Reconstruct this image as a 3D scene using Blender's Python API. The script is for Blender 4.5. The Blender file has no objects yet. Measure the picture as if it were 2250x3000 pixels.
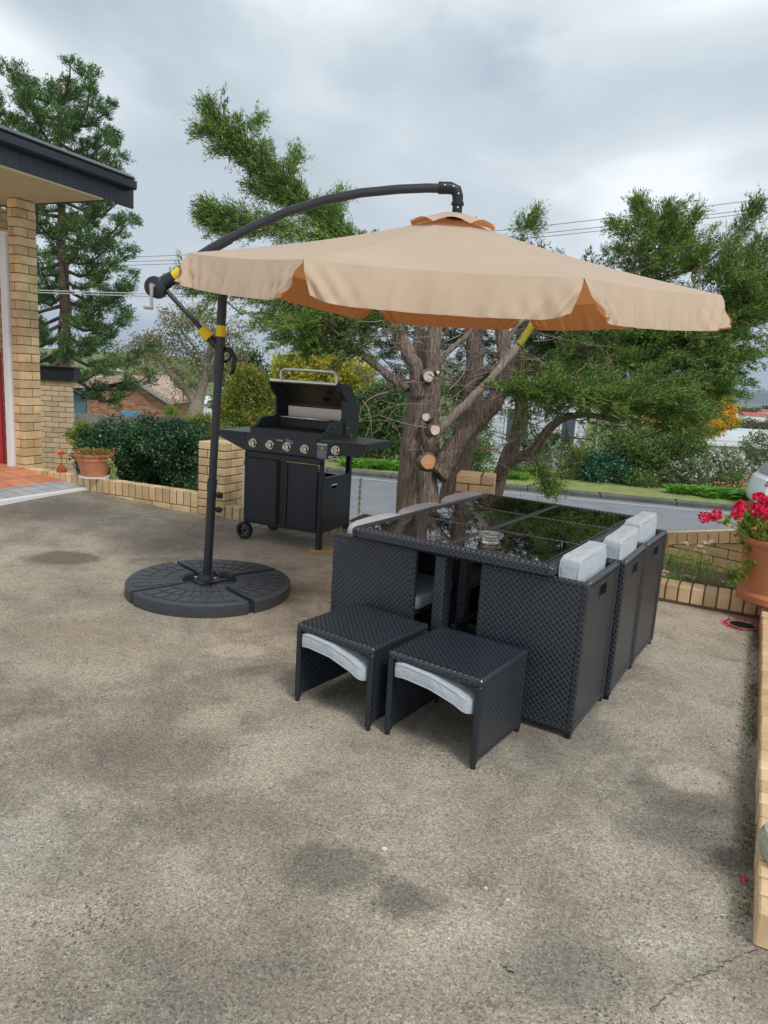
import bpy, bmesh, math, random
import numpy as np
from mathutils import Vector, Matrix
R = math.radians
PI = math.pi
random.seed(7)
rng = np.random.default_rng(11)
S = bpy.context.scene
COL = S.collection

# ---------------------------------------------------------------- camera
CAM_H = 1.4
PIT, ROLL, FPX = .1885, .0609, 2094.7
FW = np.array([0, math.cos(PIT), -math.sin(PIT)])
UP0 = np.array([0, math.sin(PIT), math.cos(PIT)])
RT0 = np.array([1., 0, 0])
RT = RT0 * math.cos(ROLL) + UP0 * math.sin(ROLL)
UPV = -RT0 * math.sin(ROLL) + UP0 * math.cos(ROLL)
cd = bpy.data.cameras.new('camera')
cam = bpy.data.objects.new('camera', cd)
COL.objects.link(cam)
cd.sensor_fit = 'VERTICAL'
cd.sensor_height = 24
cd.lens = 24 * FPX / 3000
cd.clip_start = .05
cd.clip_end = 9000
M = Matrix.Identity(4)
for i in range(3):
    M[i][0] = RT[i]; M[i][1] = UPV[i]; M[i][2] = -FW[i]
M[2][3] = CAM_H
cam.matrix_world = M
S.camera = cam

# ---------------------------------------------------------------- world + sun
SUN_EL, SUN_AZ = 52, 150
w = bpy.data.worlds.new('World'); S.world = w; w.use_nodes = True
nt = w.node_tree; nt.nodes.clear()
def N(nt, t, **k):
    n = nt.nodes.new(t)
    for a, b in k.items():
        if a.startswith('i_'):
            n.inputs[a[2:]].default_value = b
        else:
            setattr(n, a, b)
    return n
def ramp(nt, fac, stops, interp='LINEAR'):
    n = nt.nodes.new('ShaderNodeValToRGB'); e = n.color_ramp.elements
    n.color_ramp.interpolation = interp
    while len(e) < len(stops): e.new(.5)
    for i, (p, c) in enumerate(stops):
        e[i].position = p
        e[i].color = (c, c, c, 1) if not hasattr(c, '__len__') else (*c, 1)
    nt.links.new(fac, n.inputs[0])
    return n.outputs[0]
def mth(nt, op, a, b=None, c=None, clamp=False):
    n = nt.nodes.new('ShaderNodeMath'); n.operation = op; n.use_clamp = clamp
    for i, v in enumerate((a, b, c)):
        if v is None: continue
        if isinstance(v, (int, float)): n.inputs[i].default_value = v
        else: nt.links.new(v, n.inputs[i])
    return n.outputs[0]
def mixc(nt, f, a, b, mode='MIX'):
    n = nt.nodes.new('ShaderNodeMix'); n.data_type = 'RGBA'; n.blend_type = mode
    for i, v in ((0, f), (6, a), (7, b)):
        if isinstance(v, (int, float)): n.inputs[i].default_value = v
        elif isinstance(v, tuple): n.inputs[i].default_value = (*v, 1)
        else: nt.links.new(v, n.inputs[i])
    return n.outputs[2]
L = nt.links.new
sky = N(nt, 'ShaderNodeTexSky', sky_type='NISHITA', sun_disc=False, sun_elevation=R(SUN_EL), sun_rotation=R(SUN_AZ))
tc = N(nt, 'ShaderNodeTexCoord')
sep = N(nt, 'ShaderNodeSeparateXYZ'); L(tc.outputs['Generated'], sep.inputs[0])
zz = mth(nt, 'MAXIMUM', sep.outputs[2], 0.0)
den = mth(nt, 'ADD', zz, .22)
cx = mth(nt, 'DIVIDE', sep.outputs[0], den); cy = mth(nt, 'DIVIDE', sep.outputs[1], den)
cmb = N(nt, 'ShaderNodeCombineXYZ'); L(cx, cmb.inputs[0]); L(cy, cmb.inputs[1])
n1 = N(nt, 'ShaderNodeTexNoise', i_Scale=.95, i_Detail=7.0, i_Roughness=.48, i_Distortion=.35)
mp = N(nt, 'ShaderNodeMapping'); mp.inputs['Location'].default_value = (3.1, 1.4, 0)
L(cmb.outputs[0], mp.inputs[0]); L(mp.outputs[0], n1.inputs[0])
cl = ramp(nt, n1.outputs[0], [(.36, (.24, .30, .345)), (.45, (.36, .43, .47)), (.52, (.56, .62, .66)), (.60, (.93, .95, .96))])
hf = ramp(nt, zz, [(0.0, 1.0), (.55, 0.0)])       # thinner, brighter cloud towards the horizon
cl2 = mixc(nt, mth(nt, 'MULTIPLY', hf, .72), cl, (.86, .90, .935))
n2 = N(nt, 'ShaderNodeTexNoise', i_Scale=2.2, i_Detail=5.0, i_Roughness=.55)
L(mp.outputs[0], n2.inputs[0])
cover = ramp(nt, n2.outputs[0], [(.0, .97), (.60, .97), (.72, .72)])
skyc = mixc(nt, 1.0, sky.outputs[0], (.1, .1, .1), 'MULTIPLY')
skm = mixc(nt, cover, skyc, cl2)
bg = N(nt, 'ShaderNodeBackground', i_Strength=1.0)
L(skm, bg.inputs[0])
wo = N(nt, 'ShaderNodeOutputWorld'); L(bg.outputs[0], wo.inputs[0])
sd = bpy.data.lights.new('sun', 'SUN'); sun = bpy.data.objects.new('sun', sd); COL.objects.link(sun)
sd.energy = 1.5; sd.angle = R(14); sd.color = (1, .95, .88)
az = R(SUN_AZ); el = R(SUN_EL)
sdir = Vector((math.sin(az) * math.cos(el), math.cos(az) * math.cos(el), math.sin(el)))
sun.rotation_euler = sdir.to_track_quat('Z', 'Y').to_euler()
S.view_settings.view_transform = 'Standard'; S.view_settings.look = 'None'
S.view_settings.exposure = 0.38; S.view_settings.gamma = 1
S.render.engine = 'CYCLES'
S.cycles.max_bounces = 8
S.cycles.use_denoising = True

# ---------------------------------------------------------------- helpers
def PX(x, y, Y):          # a point at ground distance Y along the line of sight
    x = x * 1.35623; y = y * 1.35623
    d = RT * (x - 1125) / FPX - UPV * (y - 1500) / FPX + FW
    return np.array([0, 0, CAM_H]) + d * Y / d[1]

def tag(o, label=None, cat=None, group=None, kind=None):
    if label: o['label'] = label
    if cat: o['category'] = cat
    if group: o['group'] = group
    if kind: o['kind'] = kind
    return o
def thing(name, label, cat, loc=(0, 0, 0), rz=0, group=None):
    o = bpy.data.objects.new(name, None); COL.objects.link(o)
    o.empty_display_size = .1
    o.location = loc; o.rotation_euler = (0, 0, rz)
    return tag(o, label, cat, group)
def copy_tree(o, parent=None):
    c = o.copy(); COL.objects.link(c); c.parent = parent
    for ch in list(o.children): copy_tree(ch, c)
    return c

class MB:
    def __init__(s): s.v = []; s.f = []; s.n = 0; s.T = None
    def add(s, vs, fs):
        vs = np.asarray(vs, float)
        if s.T is not None:
            m = np.array(s.T); vs = vs @ m[:3, :3].T + m[:3, 3]
        s.v.append(vs); s.f.extend([[i + s.n for i in f] for f in fs]); s.n += len(vs)
        return s
    def box(s, c, d, ch=0, rot=None):
        hx, hy, hz = d[0] / 2, d[1] / 2, d[2] / 2
        if ch <= 0:
            vs = np.array([(x, y, z) for x in (-hx, hx) for y in (-hy, hy) for z in (-hz, hz)])
            fs = [(0, 1, 3, 2), (4, 6, 7, 5), (0, 4, 5, 1), (2, 3, 7, 6), (0, 2, 6, 4), (1, 5, 7, 3)]
        else:
            ch = min(ch, hx * .9, hy * .9, hz * .9)
            vs = []; idx = {}
            for sx in (-1, 1):
                for sy in (-1, 1):
                    for sz in (-1, 1):
                        for a in range(3):
                            p = [sx * (hx - ch), sy * (hy - ch), sz * (hz - ch)]
                            p[a] = (sx * hx, sy * hy, sz * hz)[a]
                            idx[(sx, sy, sz, a)] = len(vs); vs.append(p)
            vs = np.array(vs); fs = []
            def q(l):
                # orient outward
                P = vs[l]; nrm = np.cross(P[1] - P[0], P[2] - P[0])
                fs.append(l if nrm @ P.mean(0) > 0 else l[::-1])
            for a in range(3):
                b, c2 = [(1, 2), (0, 2), (0, 1)][a]
                for sg in (-1, 1):
                    l = []
                    for t in ((-1, -1), (1, -1), (1, 1), (-1, 1)):
                        k = [0, 0, 0]; k[a] = sg; k[b] = t[0]; k[c2] = t[1]
                        l.append(idx[(*k, a)])
                    q(l)
            for a in range(3):
                b, c2 = [(1, 2), (0, 2), (0, 1)][a]
                for sb in (-1, 1):
                    for sc in (-1, 1):
                        l = []
                        for sa, ax in ((-1, b), (1, b), (1, c2), (-1, c2)):
                            k = [0, 0, 0]; k[a] = sa; k[b] = sb; k[c2] = sc
                            l.append(idx[(*k, ax)])
                        q(l)
            for sx in (-1, 1):
                for sy in (-1, 1):
                    for sz in (-1, 1): q([idx[(sx, sy, sz, a)] for a in range(3)])
        if rot is not None: vs = vs @ np.array(rot)[:3, :3].T
        return s.add(vs + np.array(c), fs)
    def tube(s, pts, rad, n=8, cap=True, lobes=0, seed=0):
        pts = np.asarray(pts, float); m = len(pts)
        rad = np.full(m, rad) if np.isscalar(rad) else np.asarray(rad, float)
        tg = np.gradient(pts, axis=0); tg /= np.linalg.norm(tg, axis=1)[:, None] + 1e-9
        ref = np.array([0, 0, 1.]) if abs(tg[0][2]) < .9 else np.array([1., 0, 0])
        a = np.cross(tg[0], ref); a /= np.linalg.norm(a)
        vs = []; th = np.arange(n) * 2 * PI / n
        for i in range(m):
            a = a - tg[i] * (a @ tg[i]); a /= np.linalg.norm(a); b = np.cross(tg[i], a)
            rr = rad[i] * np.ones(n)
            if lobes: rr = rr * (1 + lobes * (np.sin(3 * th + seed + i * .25) + .6 * np.sin(5 * th + seed * 2 - i * .4) + .5 * np.sin(9 * th + i * .7)))
            vs.append(pts[i] + np.outer(np.cos(th) * rr, a) + np.outer(np.sin(th) * rr, b))
        vs = np.concatenate(vs); fs = []
        for i in range(m - 1):
            for j in range(n):
                k = (j + 1) % n
                fs.append((i * n + j, i * n + k, (i + 1) * n + k, (i + 1) * n + j))
        if cap: fs.append(tuple(range(n))[::-1]); fs.append(tuple((m - 1) * n + j for j in range(n)))
        return s.add(vs, fs)
    def lathe(s, prof, n=24, c=(0, 0, 0), a0=0, a1=2 * PI, close=True):
        full = abs(a1 - a0 - 2 * PI) < 1e-6
        na = n if full else n + 1
        vs = []; fs = []
        for r, z in prof:
            for j in range(na):
                t = a0 + (a1 - a0) * j / n
                vs.append((c[0] + r * math.cos(t), c[1] + r * math.sin(t), c[2] + z))
        for i in range(len(prof) - 1):
            for j in range(n):
                k = (j + 1) % na
                fs.append((i * na + j, i * na + k, (i + 1) * na + k, (i + 1) * na + j))
        if close and full:
            fs.append(tuple(range(na))[::-1]); fs.append(tuple((len(prof) - 1) * na + j for j in range(na)))
        return s.add(vs, fs)
    def prism(s, poly, lo, hi, ax=2):
        # poly in the two other axes (in x,y,z order); extruded lo..hi along ax
        n = len(poly)
        def mk(p, h):
            q = list(p); q.insert(ax, h); return q
        vs = [mk(p, lo) for p in poly] + [mk(p, hi) for p in poly]
        area = sum(poly[i][0] * poly[(i + 1) % n][1] - poly[(i + 1) % n][0] * poly[i][1] for i in range(n))
        if ax == 1: area = -area
        top = list(range(n, 2 * n)); bot = list(range(n))[::-1]
        fs = [top, bot] + [[i, (i + 1) % n, n + (i + 1) % n, n + i] for i in range(n)]
        if area < 0: fs = [f[::-1] for f in fs]
        return s.add(vs, fs)
    def sheet(s, g):
        g = np.asarray(g, float); a, b = g.shape[:2]
        fs = [(i * b + j, (i + 1) * b + j, (i + 1) * b + j + 1, i * b + j + 1) for i in range(a - 1) for j in range(b - 1)]
        return s.add(g.reshape(-1, 3), fs)
    def soft(s, c, d, p=.28, n=14, rot=None, fn=None, flat=.0):
        # cushion: a rounded box by superellipsoid, fn bends it
        g = []
        def sp(a, e): return math.copysign(abs(a) ** e, a)
        for i in range(n + 1):
            ph = -PI / 2 + PI * i / n
            row = []
            for j in range(2 * n + 1):
                t = -PI + 2 * PI * j / (2 * n)
                row.append((d[0] / 2 * sp(math.cos(ph), p) * sp(math.cos(t), p), d[1] / 2 * sp(math.cos(ph), p) * sp(math.sin(t), p), d[2] / 2 * sp(math.sin(ph), p * 1.6)))
            g.append(row)
        g = np.array(g)
        if fn is not None: g = fn(g)
        if rot is not None: g = g @ np.array(rot)[:3, :3].T
        return s.sheet(g + np.array(c))
    def build(s, name, mat=None, parent=None, smooth=False, world=False, uv=True, kind=None):
        v = np.concatenate(s.v) if s.v else np.zeros((0, 3))
        if parent is not None and world: v = v - np.array(parent.location)
        me = bpy.data.meshes.new(name); me.from_pydata(v.tolist(), [], s.f)
        if mat: me.materials.append(mat)
        me.polygons.foreach_set('use_smooth', [bool(smooth)] * len(me.polygons))
        if uv and len(me.polygons):
            me.update()
            ly = me.uv_layers.new(name='UVMap')
            nr = np.zeros(len(me.polygons) * 3); me.polygons.foreach_get('normal', nr); nr = np.abs(nr.reshape(-1, 3))
            lt = np.zeros(len(me.polygons), int); me.polygons.foreach_get('loop_total', lt)
            lv = np.zeros(len(me.loops), int); me.loops.foreach_get('vertex_index', lv)
            ax = np.repeat(nr.argmax(1), lt); p = v[lv]
            u_ = np.where(ax == 0, p[:, 1], p[:, 0]); v_ = np.where(ax == 2, p[:, 1], p[:, 2])
            ly.data.foreach_set('uv', np.stack([u_, v_], 1).ravel())
        if smooth == 'auto': me.set_sharp_from_angle(angle=R(35))
        o = bpy.data.objects.new(name, me); COL.objects.link(o)
        if parent is not None: o.parent = parent
        if kind: o['kind'] = kind
        return o

def fast_mesh(name, V, k, mat, parent=None):
    """V: (faces*k, 3) verts, every face owns its k verts"""
    V = np.asarray(V, np.float32)
    if parent is not None: V = V - np.array(parent.location, np.float32)
    nf = len(V) // k
    me = bpy.data.meshes.new(name)
    me.vertices.add(len(V)); me.vertices.foreach_set('co', V.ravel())
    me.loops.add(len(V)); me.loops.foreach_set('vertex_index', np.arange(len(V), dtype=np.int32))
    me.polygons.add(nf); me.polygons.foreach_set('loop_start', np.arange(0, len(V), k, dtype=np.int32))
    me.materials.append(mat); me.update(calc_edges=True)
    o = bpy.data.objects.new(name, me); COL.objects.link(o)
    if parent is not None: o.parent = parent
    return o
def norm(a): return a / (np.linalg.norm(a, axis=-1, keepdims=True) + 1e-9)
def leaves(C, D, ln, wd, quad=False):
    """leaf blades at C pointing along D"""
    n = len(C); D = norm(D)
    r = norm(np.cross(D, rng.normal(size=(n, 3))))
    ln = ln * rng.uniform(.6, 1.25, (n, 1)); wd = wd * rng.uniform(.7, 1.2, (n, 1))
    if quad:
        q = np.cross(D, r) * wd * .25
        V = np.stack([C, C + D * ln * .5 + r * wd * .5 + q, C + D * ln, C + D * ln * .5 - r * wd * .5 + q], 1)
        return V.reshape(-1, 3)
    V = np.stack([C + r * wd * .5, C - r * wd * .5, C + D * ln], 1)
    return V.reshape(-1, 3)
def twigs(C, D, tl, k, ln, wd, jit=.55, quad=False, spread=.012):
    """twigs starting at C along D, each with k leaves"""
    n = len(C); D = norm(D)
    t = rng.uniform(0, 1, (n, k, 1)) * (tl * rng.uniform(.6, 1.3, (n, 1, 1)))
    c = C[:, None] + D[:, None] * t + rng.normal(size=(n, k, 3)) * spread
    d = D[:, None] + rng.normal(size=(n, k, 3)) * jit
    return leaves(c.reshape(-1, 3), d.reshape(-1, 3), ln, wd, quad)
def inball(n):
    p = norm(rng.normal(size=(n, 3))); return p * rng.uniform(0, 1, (n, 1)) ** (1 / 2.2)
def gapnoise(P, s, seed=0):
    a = P * s
    return (np.sin(a[:, 0] * 1.7 + a[:, 2] * 1.1 + seed) + np.sin(a[:, 1] * 1.9 - a[:, 0] * .8 + seed * 2.1) + np.sin(a[:, 2] * 2.3 + a[:, 1] * .9 - seed)
            + .6 * np.sin(a[:, 0] * 4.1 - a[:, 2] * 3.7 + seed * .7) + .6 * np.sin(a[:, 1] * 3.9 + a[:, 2] * 4.3))

# ---------------------------------------------------------------- materials
def newmat(name):
    m = bpy.data.materials.new(name); m.use_nodes = True
    nt = m.node_tree; b = nt.nodes['Principled BSDF']
    return m, nt, b
def mat(name, c, rough=.6, metal=0, c2=None, scale=8, bump=0, bscale=None, island=0, spec=.5, detail=5, stretch=None, contrast=(.35, .65), sheen=0, trans=0, ior=1.45, bdist=.01):
    m, nt, b = newmat(name); L = nt.links.new
    b.inputs['Roughness'].default_value = rough; b.inputs['Metallic'].default_value = metal
    b.inputs['Specular IOR Level'].default_value = spec
    b.inputs['IOR'].default_value = ior
    if trans: b.inputs['Transmission Weight'].default_value = trans
    col = None
    tcn = N(nt, 'ShaderNodeTexCoord'); co = tcn.outputs['Object']
    if stretch:
        mp = N(nt, 'ShaderNodeMapping'); mp.inputs['Scale'].default_value = stretch; L(co, mp.inputs[0]); co = mp.outputs[0]
    if c2 is not None:
        n = N(nt, 'ShaderNodeTexNoise', i_Scale=scale, i_Detail=detail, i_Roughness=.6); L(co, n.inputs[0])
        f = ramp(nt, n.outputs[0], [(contrast[0], 0), (contrast[1], 1)])
        col = mixc(nt, f, tuple(c), tuple(c2))
    if island:
        g = N(nt, 'ShaderNodeNewGeometry')
        v = mth(nt, 'MULTIPLY_ADD', g.outputs['Random Per Island'], island, 1 - island / 2)
        cmb = N(nt, 'ShaderNodeCombineColor')
        for i in range(3): L(v, cmb.inputs[i])
        col = mixc(nt, 1.0, col if col is not None else tuple(c), cmb.outputs[0], 'MULTIPLY')
    if col is None: b.inputs['Base Color'].default_value = (*c, 1)
    else: L(col, b.inputs['Base Color'])
    if bump:
        n = N(nt, 'ShaderNodeTexNoise', i_Scale=bscale or scale * 3, i_Detail=4.0); L(co, n.inputs[0])
        bp = N(nt, 'ShaderNodeBump', i_Strength=bump, i_Distance=bdist); L(n.outputs[0], bp.inputs['Height']); L(bp.outputs[0], b.inputs['Normal'])
    if sheen: b.inputs['Sheen Weight'].default_value = sheen
    return m
def leafmat(name, c, c2, c3=None, scale=1.2, trans=.35, rough=.55):
    m, nt, b = newmat(name); L = nt.links.new
    tcn = N(nt, 'ShaderNodeTexCoord')
    n = N(nt, 'ShaderNodeTexNoise', i_Scale=scale, i_Detail=4.0, i_Roughness=.65); L(tcn.outputs['Object'], n.inputs[0])
    col = mixc(nt, ramp(nt, n.outputs[0], [(.38, 0), (.62, 1)]), tuple(c), tuple(c2))
    g = N(nt, 'ShaderNodeNewGeometry'); rnd = g.outputs['Random Per Island']
    if c3 is not None:
        col = mixc(nt, ramp(nt, rnd, [(.72, 0), (.9, 1)]), col, tuple(c3))
    v = mth(nt, 'MULTIPLY_ADD', rnd, .7, .65)
    cmb = N(nt, 'ShaderNodeCombineColor')
    for i in range(3): L(v, cmb.inputs[i])
    col = mixc(nt, 1.0, col, cmb.outputs[0], 'MULTIPLY')
    L(col, b.inputs['Base Color']); b.inputs['Roughness'].default_value = rough
    b.inputs['Specular IOR Level'].default_value = .3
    tr = N(nt, 'ShaderNodeBsdfTranslucent'); L(col, tr.inputs[0])
    mx = N(nt, 'ShaderNodeMixShader', i_Fac=trans); L(b.outputs[0], mx.inputs[1]); L(tr.outputs[0], mx.inputs[2])
    L(mx.outputs[0], nt.nodes['Material Output'].inputs[0])
    return m
def weavemat(name, base, cu=.0262, cv=.0133, dot=.0047, lo=.10, bd=.004):
    m, nt, b = newmat(name); L = nt.links.new
    tcn = N(nt, 'ShaderNodeTexCoord'); sp = N(nt, 'ShaderNodeSeparateXYZ'); L(tcn.outputs['UV'], sp.inputs[0])
    wn = N(nt, 'ShaderNodeTexNoise', i_Scale=22.0, i_Detail=2.0); L(tcn.outputs['UV'], wn.inputs[0])
    wob = mth(nt, 'MULTIPLY', mth(nt, 'SUBTRACT', wn.outputs[0], .5), .22)
    v = mth(nt, 'ADD', mth(nt, 'DIVIDE', sp.outputs[1], cv), wob); row = mth(nt, 'FLOOR', v)
    fv = mth(nt, 'FRACT', v)
    fu = mth(nt, 'FRACT', mth(nt, 'MULTIPLY_ADD', row, .5, mth(nt, 'DIVIDE', sp.outputs[0], cu)))
    du = mth(nt, 'MULTIPLY', mth(nt, 'SUBTRACT', .5, mth(nt, 'ABSOLUTE', mth(nt, 'SUBTRACT', fu, .5))), cu / dot * .80)
    dv = mth(nt, 'MULTIPLY', mth(nt, 'SUBTRACT', fv, .5), cv / dot * 1.25)
    r = mth(nt, 'SQRT', mth(nt, 'ADD', mth(nt, 'MULTIPLY', du, du), mth(nt, 'MULTIPLY', dv, dv)))
    hole = ramp(nt, r, [(.45, 0), (1.0, 1)])
    edge = ramp(nt, mth(nt, 'ABSOLUTE', mth(nt, 'SUBTRACT', fv, .5)), [(.36, 1), (.5, .72)])
    arch = mth(nt, 'SINE', mth(nt, 'MULTIPLY', fu, PI))
    c0 = mixc(nt, arch, tuple(x * .72 for x in base), tuple(x * 1.25 for x in base))  # strand crowns lightened, ends darkened: highlights painted into the colour
    c0 = mixc(nt, 1.0, c0, edge, 'MULTIPLY')
    c = mixc(nt, hole, tuple(x * lo for x in base), c0)  # holes and row edges darkened in the colour as painted shade
    L(c, b.inputs['Base Color'])
    b.inputs['Roughness'].default_value = .30; b.inputs['Specular IOR Level'].default_value = .6
    h = mth(nt, 'ADD', mth(nt, 'MULTIPLY', hole, .5), mth(nt, 'MULTIPLY', mth(nt, 'MULTIPLY', arch, edge), .7))
    bp = N(nt, 'ShaderNodeBump', i_Strength=.9, i_Distance=bd); L(h, bp.inputs['Height']); L(bp.outputs[0], b.inputs['Normal'])
    return m
def brickmat(name, c1, c2, mortar, bw=.23, rh=.086, ms=.01, bump=.4, rough=.85, offset=.5):
    m, nt, b = newmat(name); L = nt.links.new
    tcn = N(nt, 'ShaderNodeTexCoord')
    bt = N(nt, 'ShaderNodeTexBrick', offset=offset); bt.inputs['Color1'].default_value = (*c1, 1); bt.inputs['Color2'].default_value = (*c2, 1); bt.inputs['Mortar'].default_value = (*mortar, 1)
    bt.inputs['Scale'].default_value = 1; bt.inputs['Mortar Size'].default_value = ms / 2; bt.inputs['Brick Width'].default_value = bw; bt.inputs['Row Height'].default_value = rh
    bt.inputs['Mortar Smooth'].default_value = .2
    L(tcn.outputs['UV'], bt.inputs[0])
    n = N(nt, 'ShaderNodeTexNoise', i_Scale=9.0, i_Detail=6.0); L(tcn.outputs['Object'], n.inputs[0])
    f = ramp(nt, n.outputs[0], [(.3, .78), (.7, 1.1)])
    L(mixc(nt, 1.0, bt.outputs[0], f, 'MULTIPLY'), b.inputs['Base Color']); b.inputs['Roughness'].default_value = rough
    inv = mth(nt, 'SUBTRACT', 1.0, bt.outputs[1])
    bp = N(nt, 'ShaderNodeBump', i_Strength=bump, i_Distance=.01); L(inv, bp.inputs['Height']); L(bp.outputs[0], b.inputs['Normal'])
    return m

M_brick = mat('sand_brick', (.56, .38, .20), .85, c2=(.76, .57, .34), scale=4, bump=.35, bscale=90, island=.40, bdist=.004)
M_mortar = mat('mortar', (.13, .10, .07), .95, bump=.3, bscale=90)
M_brick_pink = mat('pinkish_brick', (.66, .48, .33), .85, c2=(.74, .57, .37), scale=4, bump=.25, bscale=160, island=.30, bdist=.004)
M_dark = mat('dark_powder_coat', (.020, .024, .031), .42, bump=.04, bscale=300, spec=.5)
M_pole = mat('charcoal_pole', (.030, .033, .040), .38, spec=.5)
M_black = mat('black_plastic', (.012, .012, .014), .4)
M_blackmatt = mat('black_enamel', (.010, .010, .011), .5, c2=(.02, .02, .022), scale=20)
M_steel = mat('stainless', (.62, .60, .57), .32, metal=1, c2=(.50, .48, .45), scale=3, stretch=(1, 1, 40))
M_steel_in = mat('stainless_lid_lining', (.36, .33, .29), .42, metal=1, c2=(.28, .25, .21), scale=3)
M_chrome = mat('knob_chrome', (.74, .70, .64), .22, metal=1)
M_weave = weavemat('black_rattan', (.029, .036, .048), dot=.0058, lo=.01, bd=.0028)
M_rail = mat('rattan_wrap', (.020, .024, .031), .42, bump=.5, bscale=110, bdist=.004)
M_glass = mat('black_table_glass', (.004, .005, .005), .015, spec=1.0, ior=1.6)
M_cush = mat('pale_grey_cushion', (.47, .52, .565), .85, c2=(.42, .465, .51), scale=30, bump=.7, bscale=11, bdist=.025, sheen=.2)
M_yellow = mat('yellow_tape', (.80, .60, .02), .5)
M_terra = mat('terracotta', (.50, .17, .075), .75, c2=(.58, .26, .14), scale=7, bump=.15, bscale=60)
M_terra2 = mat('clay_coloured_plastic', (.56, .21, .10), .55, c2=(.60, .24, .12), scale=5, bump=.05)
M_soil = mat('soil', (.05, .03, .02), .95, c2=(.10, .06, .04), scale=14, bump=.8, bscale=40)
M_white = mat('white_paint', (.80, .82, .84), .45)
M_bark = mat('cypress_bark', (.17, .118, .092), .9, c2=(.46, .37, .32), scale=13, bump=1.0, bscale=17, stretch=(4.0, 4.0, .42), bdist=.06, contrast=(.36, .68), detail=8)
M_bark2 = mat('grey_bark', (.24, .19, .15), .9, c2=(.42, .36, .31), scale=9, bump=.9, bscale=14, stretch=(3, 3, .5), bdist=.04)
M_cut = mat('fresh_cut_wood', (.78, .70, .60), .8, c2=(.62, .52, .42), scale=25)
M_cuto = mat('orange_cut_wood', (.62, .25, .11), .8, c2=(.72, .40, .20), scale=16)
M_twig = mat('dead_twig', (.30, .23, .19), .9)
M_timber = mat('pale_timber', (.52, .35, .17), .8, c2=(.42, .27, .12), scale=10, stretch=(1, 9, 1))
M_tape = M_yellow

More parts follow.
